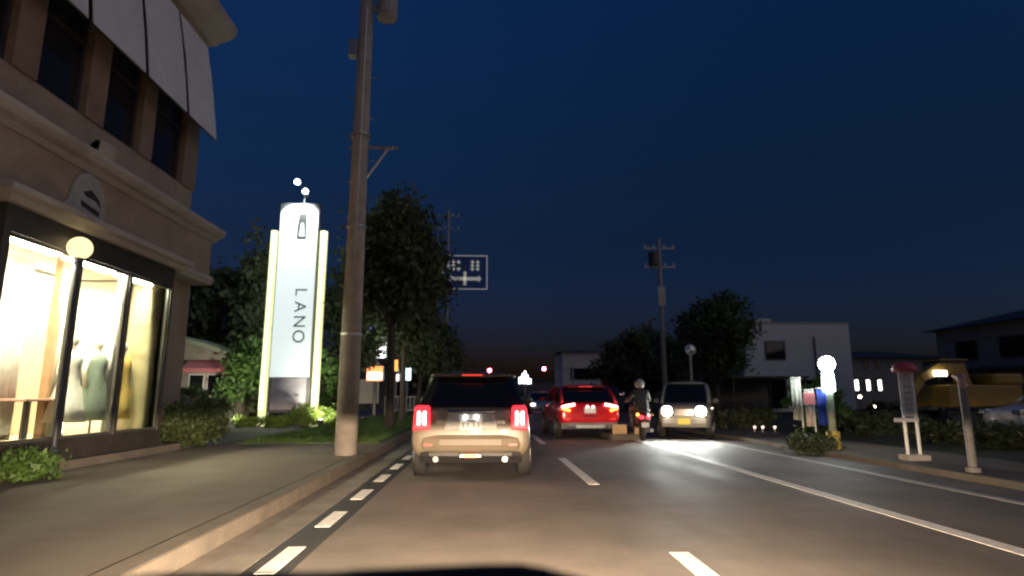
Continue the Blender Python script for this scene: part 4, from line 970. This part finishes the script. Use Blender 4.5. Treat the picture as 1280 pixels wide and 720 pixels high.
banner('pale greenish hanging banner, farthest from the globe lamp', 988, 1003, 474, 525, LY+.6, mat('pale_banner', (.42, .45, .4), .8))
t = banner('pink and white banner between pale and blue banners', 1005, 1019, 489, 533, LY+.35, mat('white_banner', (.6, .52, .5), .8))
a = AY(1005, 489, LY+.3); b = AY(1019, 505, LY+.3)
banner('deep blue banner hanging beside the globe lamp post', 1020, 1038, 487, 531, LY+.1, mat('blue_banner', (.012, .05, .4), .7, var=.12))
box(-.14, .12, -.04, -.028, b.z-.1, a.z-.12).build('pink_band', mat('pink_band', (.6, .2, .22), .8), t)
for i, (px, r) in enumerate([(1010, .28), (1025, .24), (1000, .2)]):
    shrub('kerb_plant', ['small green plant under the pink and white banner', 'small green plant under the deep blue banner', 'smallest green plant under the pale greenish banner'][i], (AY(px, 540, LY-.2).x, LY-.25, .08), r, 0.25, .28, leaf_mat('leaf_hedge', (.035, .05, .022)), 900, .05, 90+i, 'plants under the banners')
p = AY(975, 470, 19)
shrub('hedge_bush', 'pale green bush behind the banners', (AY(1015, 475, 17).x, 17, .05), 1.0, .6, 1.75, M_leafb, 4000, .06, 97)
p = G(1145, 575, .095)
t = thing('bus_stop', 'twin white post bus stop with a rounded red cap', 'bus stop', (p.x, p.y, .09))
zt_ = AY(1140, 465, p.y).z-.09
for s in (-1, 1): MB().tube([(s*.11-.02, 0, -.05), (s*.11-.02, 0, zt_)], .028, 10).build('post', mat('reflective_white', (.85, .85, .85), .4), t)
bd = box(-.1, .06, -.012, .012, .75, zt_-.03).build('timetable_board', mat('board_grey', (.5, .5, .46), .6), t)
for i in range(5): box(-.085, .045, -.015, -.0122, .85+.1*i, .88+.1*i).build('printed_line', M_let, bd)
box(-.34, .1, -.05, -.03, .66, .73).build('name_plate', mat('reflective_white', (.85, .85, .85), .4), t)
MB().lathe([(.001, 0), (.19, 0), (.21, .04), (.17, .13), (.08, .18), (.001, .19)], (-.02, 0, zt_), 24).build('round_top', mat('sign_red', (.45, .08, .12), .5), t, smooth=True)
box(-.22, .18, -.15, .15, -.02, .1).build('base', M_conc, t, bevel=.02)
p = G(1217, 590, .095)
t = thing('marker_post', 'slim grey marker post with pinkish top near the white car', 'post', (p.x, p.y, .09))
zt_ = AY(1210, 468, p.y).z-.09
MB().lathe([(.1, -.05), (.1, .07), (.058, .08), (.055, zt_-.2)], n=14).build('shaft', mat('post_grey', (.2, .2, .2), .6), t)
MB().lathe([(.058, zt_-.2), (.058, zt_-.03), (.04, zt_), (.001, zt_+.01)], n=14).build('cap', mat('post_pink', (.5, .3, .32), .6), t)
# excavator
EY = 22.0
p = AY(1205, 505, EY)
t = thing('excavator', 'yellow excavator with folded boom standing in front of the brown house', 'excavator', (p.x, EY, .05))
M_yel = mat('digger_yellow', (.34, .21, .03), .5, var=.15); 
for s in (-1, 1):
    tr_ = MB().prism([(-1.5, s*.8-.2, .25), (-1.3, s*.8-.2, .0), (1.3, s*.8-.2, .0), (1.5, s*.8-.2, .25), (1.4, s*.8-.2, .62), (-1.4, s*.8-.2, .62)], (0, .4, 0)).build('track', M_rubber, t, bevel=.03)
    for i in range(5): MB().lathe([(.001, -.22), (.2, -.22), (.2, .22), (.001, .22)], (-1.1+.55*i, s*.8, .3), 12, 'y').build('roller', M_dark, tr_)
box(-1.3, 1.5, -.95, .95, .75, 1.55).build('house', M_yel, t, bevel=.06)
box(.5, 1.6, -.95, .95, 1.552, 1.95).build('counterweight', M_yel, t, bevel=.08)
cb = box(-.75, .3, .0, .95, 1.552, 2.45).build('cab', M_dark, t, bevel=.06)
box(-.65, .2, -.012, -.002, 1.7, 2.35).build('cab_window', M_dglass, cb)
box(-.8, .35, -.05, 1.0, 2.452, 2.53).build('cab_roof', M_yel, cb, bevel=.03)
def beam(pts, ths, y, wd, nm, m):
    up_ = []; dn = []
    for i, (a, th) in enumerate(zip(pts, ths)):
        u = Vector(pts[min(i+1, len(pts)-1)])-Vector(pts[max(i-1, 0)]); nn = Vector((-u.y, u.x)).normalized()*th
        up_.append((a[0]+nn.x, y, a[1]+nn.y)); dn.append((a[0]-nn.x, y, a[1]-nn.y))
    return MB().prism(up_ + dn[::-1], (0, wd, 0)).build(nm, m, t, bevel=.02)
def E_(px, py): v = AY(px, py, EY); return (v.x-p.x, v.z-.05)
beam([E_(1203, 500), E_(1185, 462), E_(1160, 462), E_(1138, 473)], [.16, .24, .22, .14], -.6, .35, 'boom', M_yel)
beam([E_(1141, 470), E_(1128, 492), E_(1121, 512)], [.16, .15, .1], -.57, .28, 'arm', M_yel)
bk = [E_(1121, 512), E_(1114, 522), E_(1116, 534), E_(1130, 536), E_(1133, 522)]
MB().prism([(a, -.78, z) for a, z in bk], (0, .7, 0)).build('bucket', M_dark, t, bevel=.02)
beam([E_(1200, 488), E_(1172, 470)], [.06, .05], -.68, .05, 'hydraulic_ram', M_chrome)
wk = MB().box(*[E_(1150, 466)[0], E_(1165, 466)[0], -.75, -.65, E_(1150, 471)[1], E_(1150, 464)[1]]).build('work_lamp', emit('work_white', (1, .95, .85), 2.5), t, bevel=.01)
mb_ = MB().tube([(E_(1157, 468)[0], -.7, E_(1157, 471)[1]), (E_(1157, 468)[0]+.05, -.55, E_(1157, 474)[1]-.05)], .02, 6).build('lamp_bracket', M_steel, wk)
# dark hedge pieces and little garden lights
for i, (px, Y, rx, h) in enumerate([(935, 20.5, 1.4, .75), (1085, 17.5, 1.2, .7), (1175, 14.5, 1.1, .6), (1250, 13.0, 1.0, .55), (1120, 26, 1.8, 1.1)]):
    shrub('verge_hedge', ['dark hedge clump beside the oncoming small car', 'dark hedge clump between globe lamp and bus stop', 'dark hedge clump behind the bus stop', 'dark hedge clump before the white parked car', 'dark hedge clump in front of the excavator bucket'][i], (AY(px, 530, Y).x, Y, .05), rx, .6, h, leaf_mat('leaf_hedge', (.035, .05, .022)), 2600, .06, 120+i, 'hedge clumps on the right verge')
for i, (px, py, Y) in enumerate([(1075, 497, 30), (1093, 509, 28), (1093, 529, 20), (1078, 530, 20.5)]):
    v = AY(px, py, Y); tt = thing('garden_light', ['small garden light on a tall stem just below the lit windows', 'small garden light between hedge and lit windows', 'small low garden light on the verge beyond the banners', 'small low garden light next to the globe lamp'][i], 'lamp', (v.x, Y, .06), 0, 'garden lights on the right')
    hz = max(.3, v.z-.06); MB().tube([(0, 0, -.05), (0, 0, hz)], .025, 8).build('post', M_dark, tt)
    MB().ball((0, 0, hz+.04), .07, 10, 8).build('bulb', emit('garden_bulb', (1, .85, .6), 14), tt)
for i, px in enumerate((943, 953, 968)):
    v = AY(px, 533, 19); tt = thing('verge_reflector', 'tiny pinkish reflector stud on a short verge stake', 'reflector', (v.x, 19, .05), 0, 'reflector stakes on the right verge')
    MB().tube([(0, 0, -.05), (0, 0, .22)], .015, 6).build('stake', M_white, tt); box(-.035, .035, -.03, -.012, .15, .22).build('reflector', emit('stake_glint', (1, .7, .6), 1.5), tt)  # glint put into the reflector colour as emission
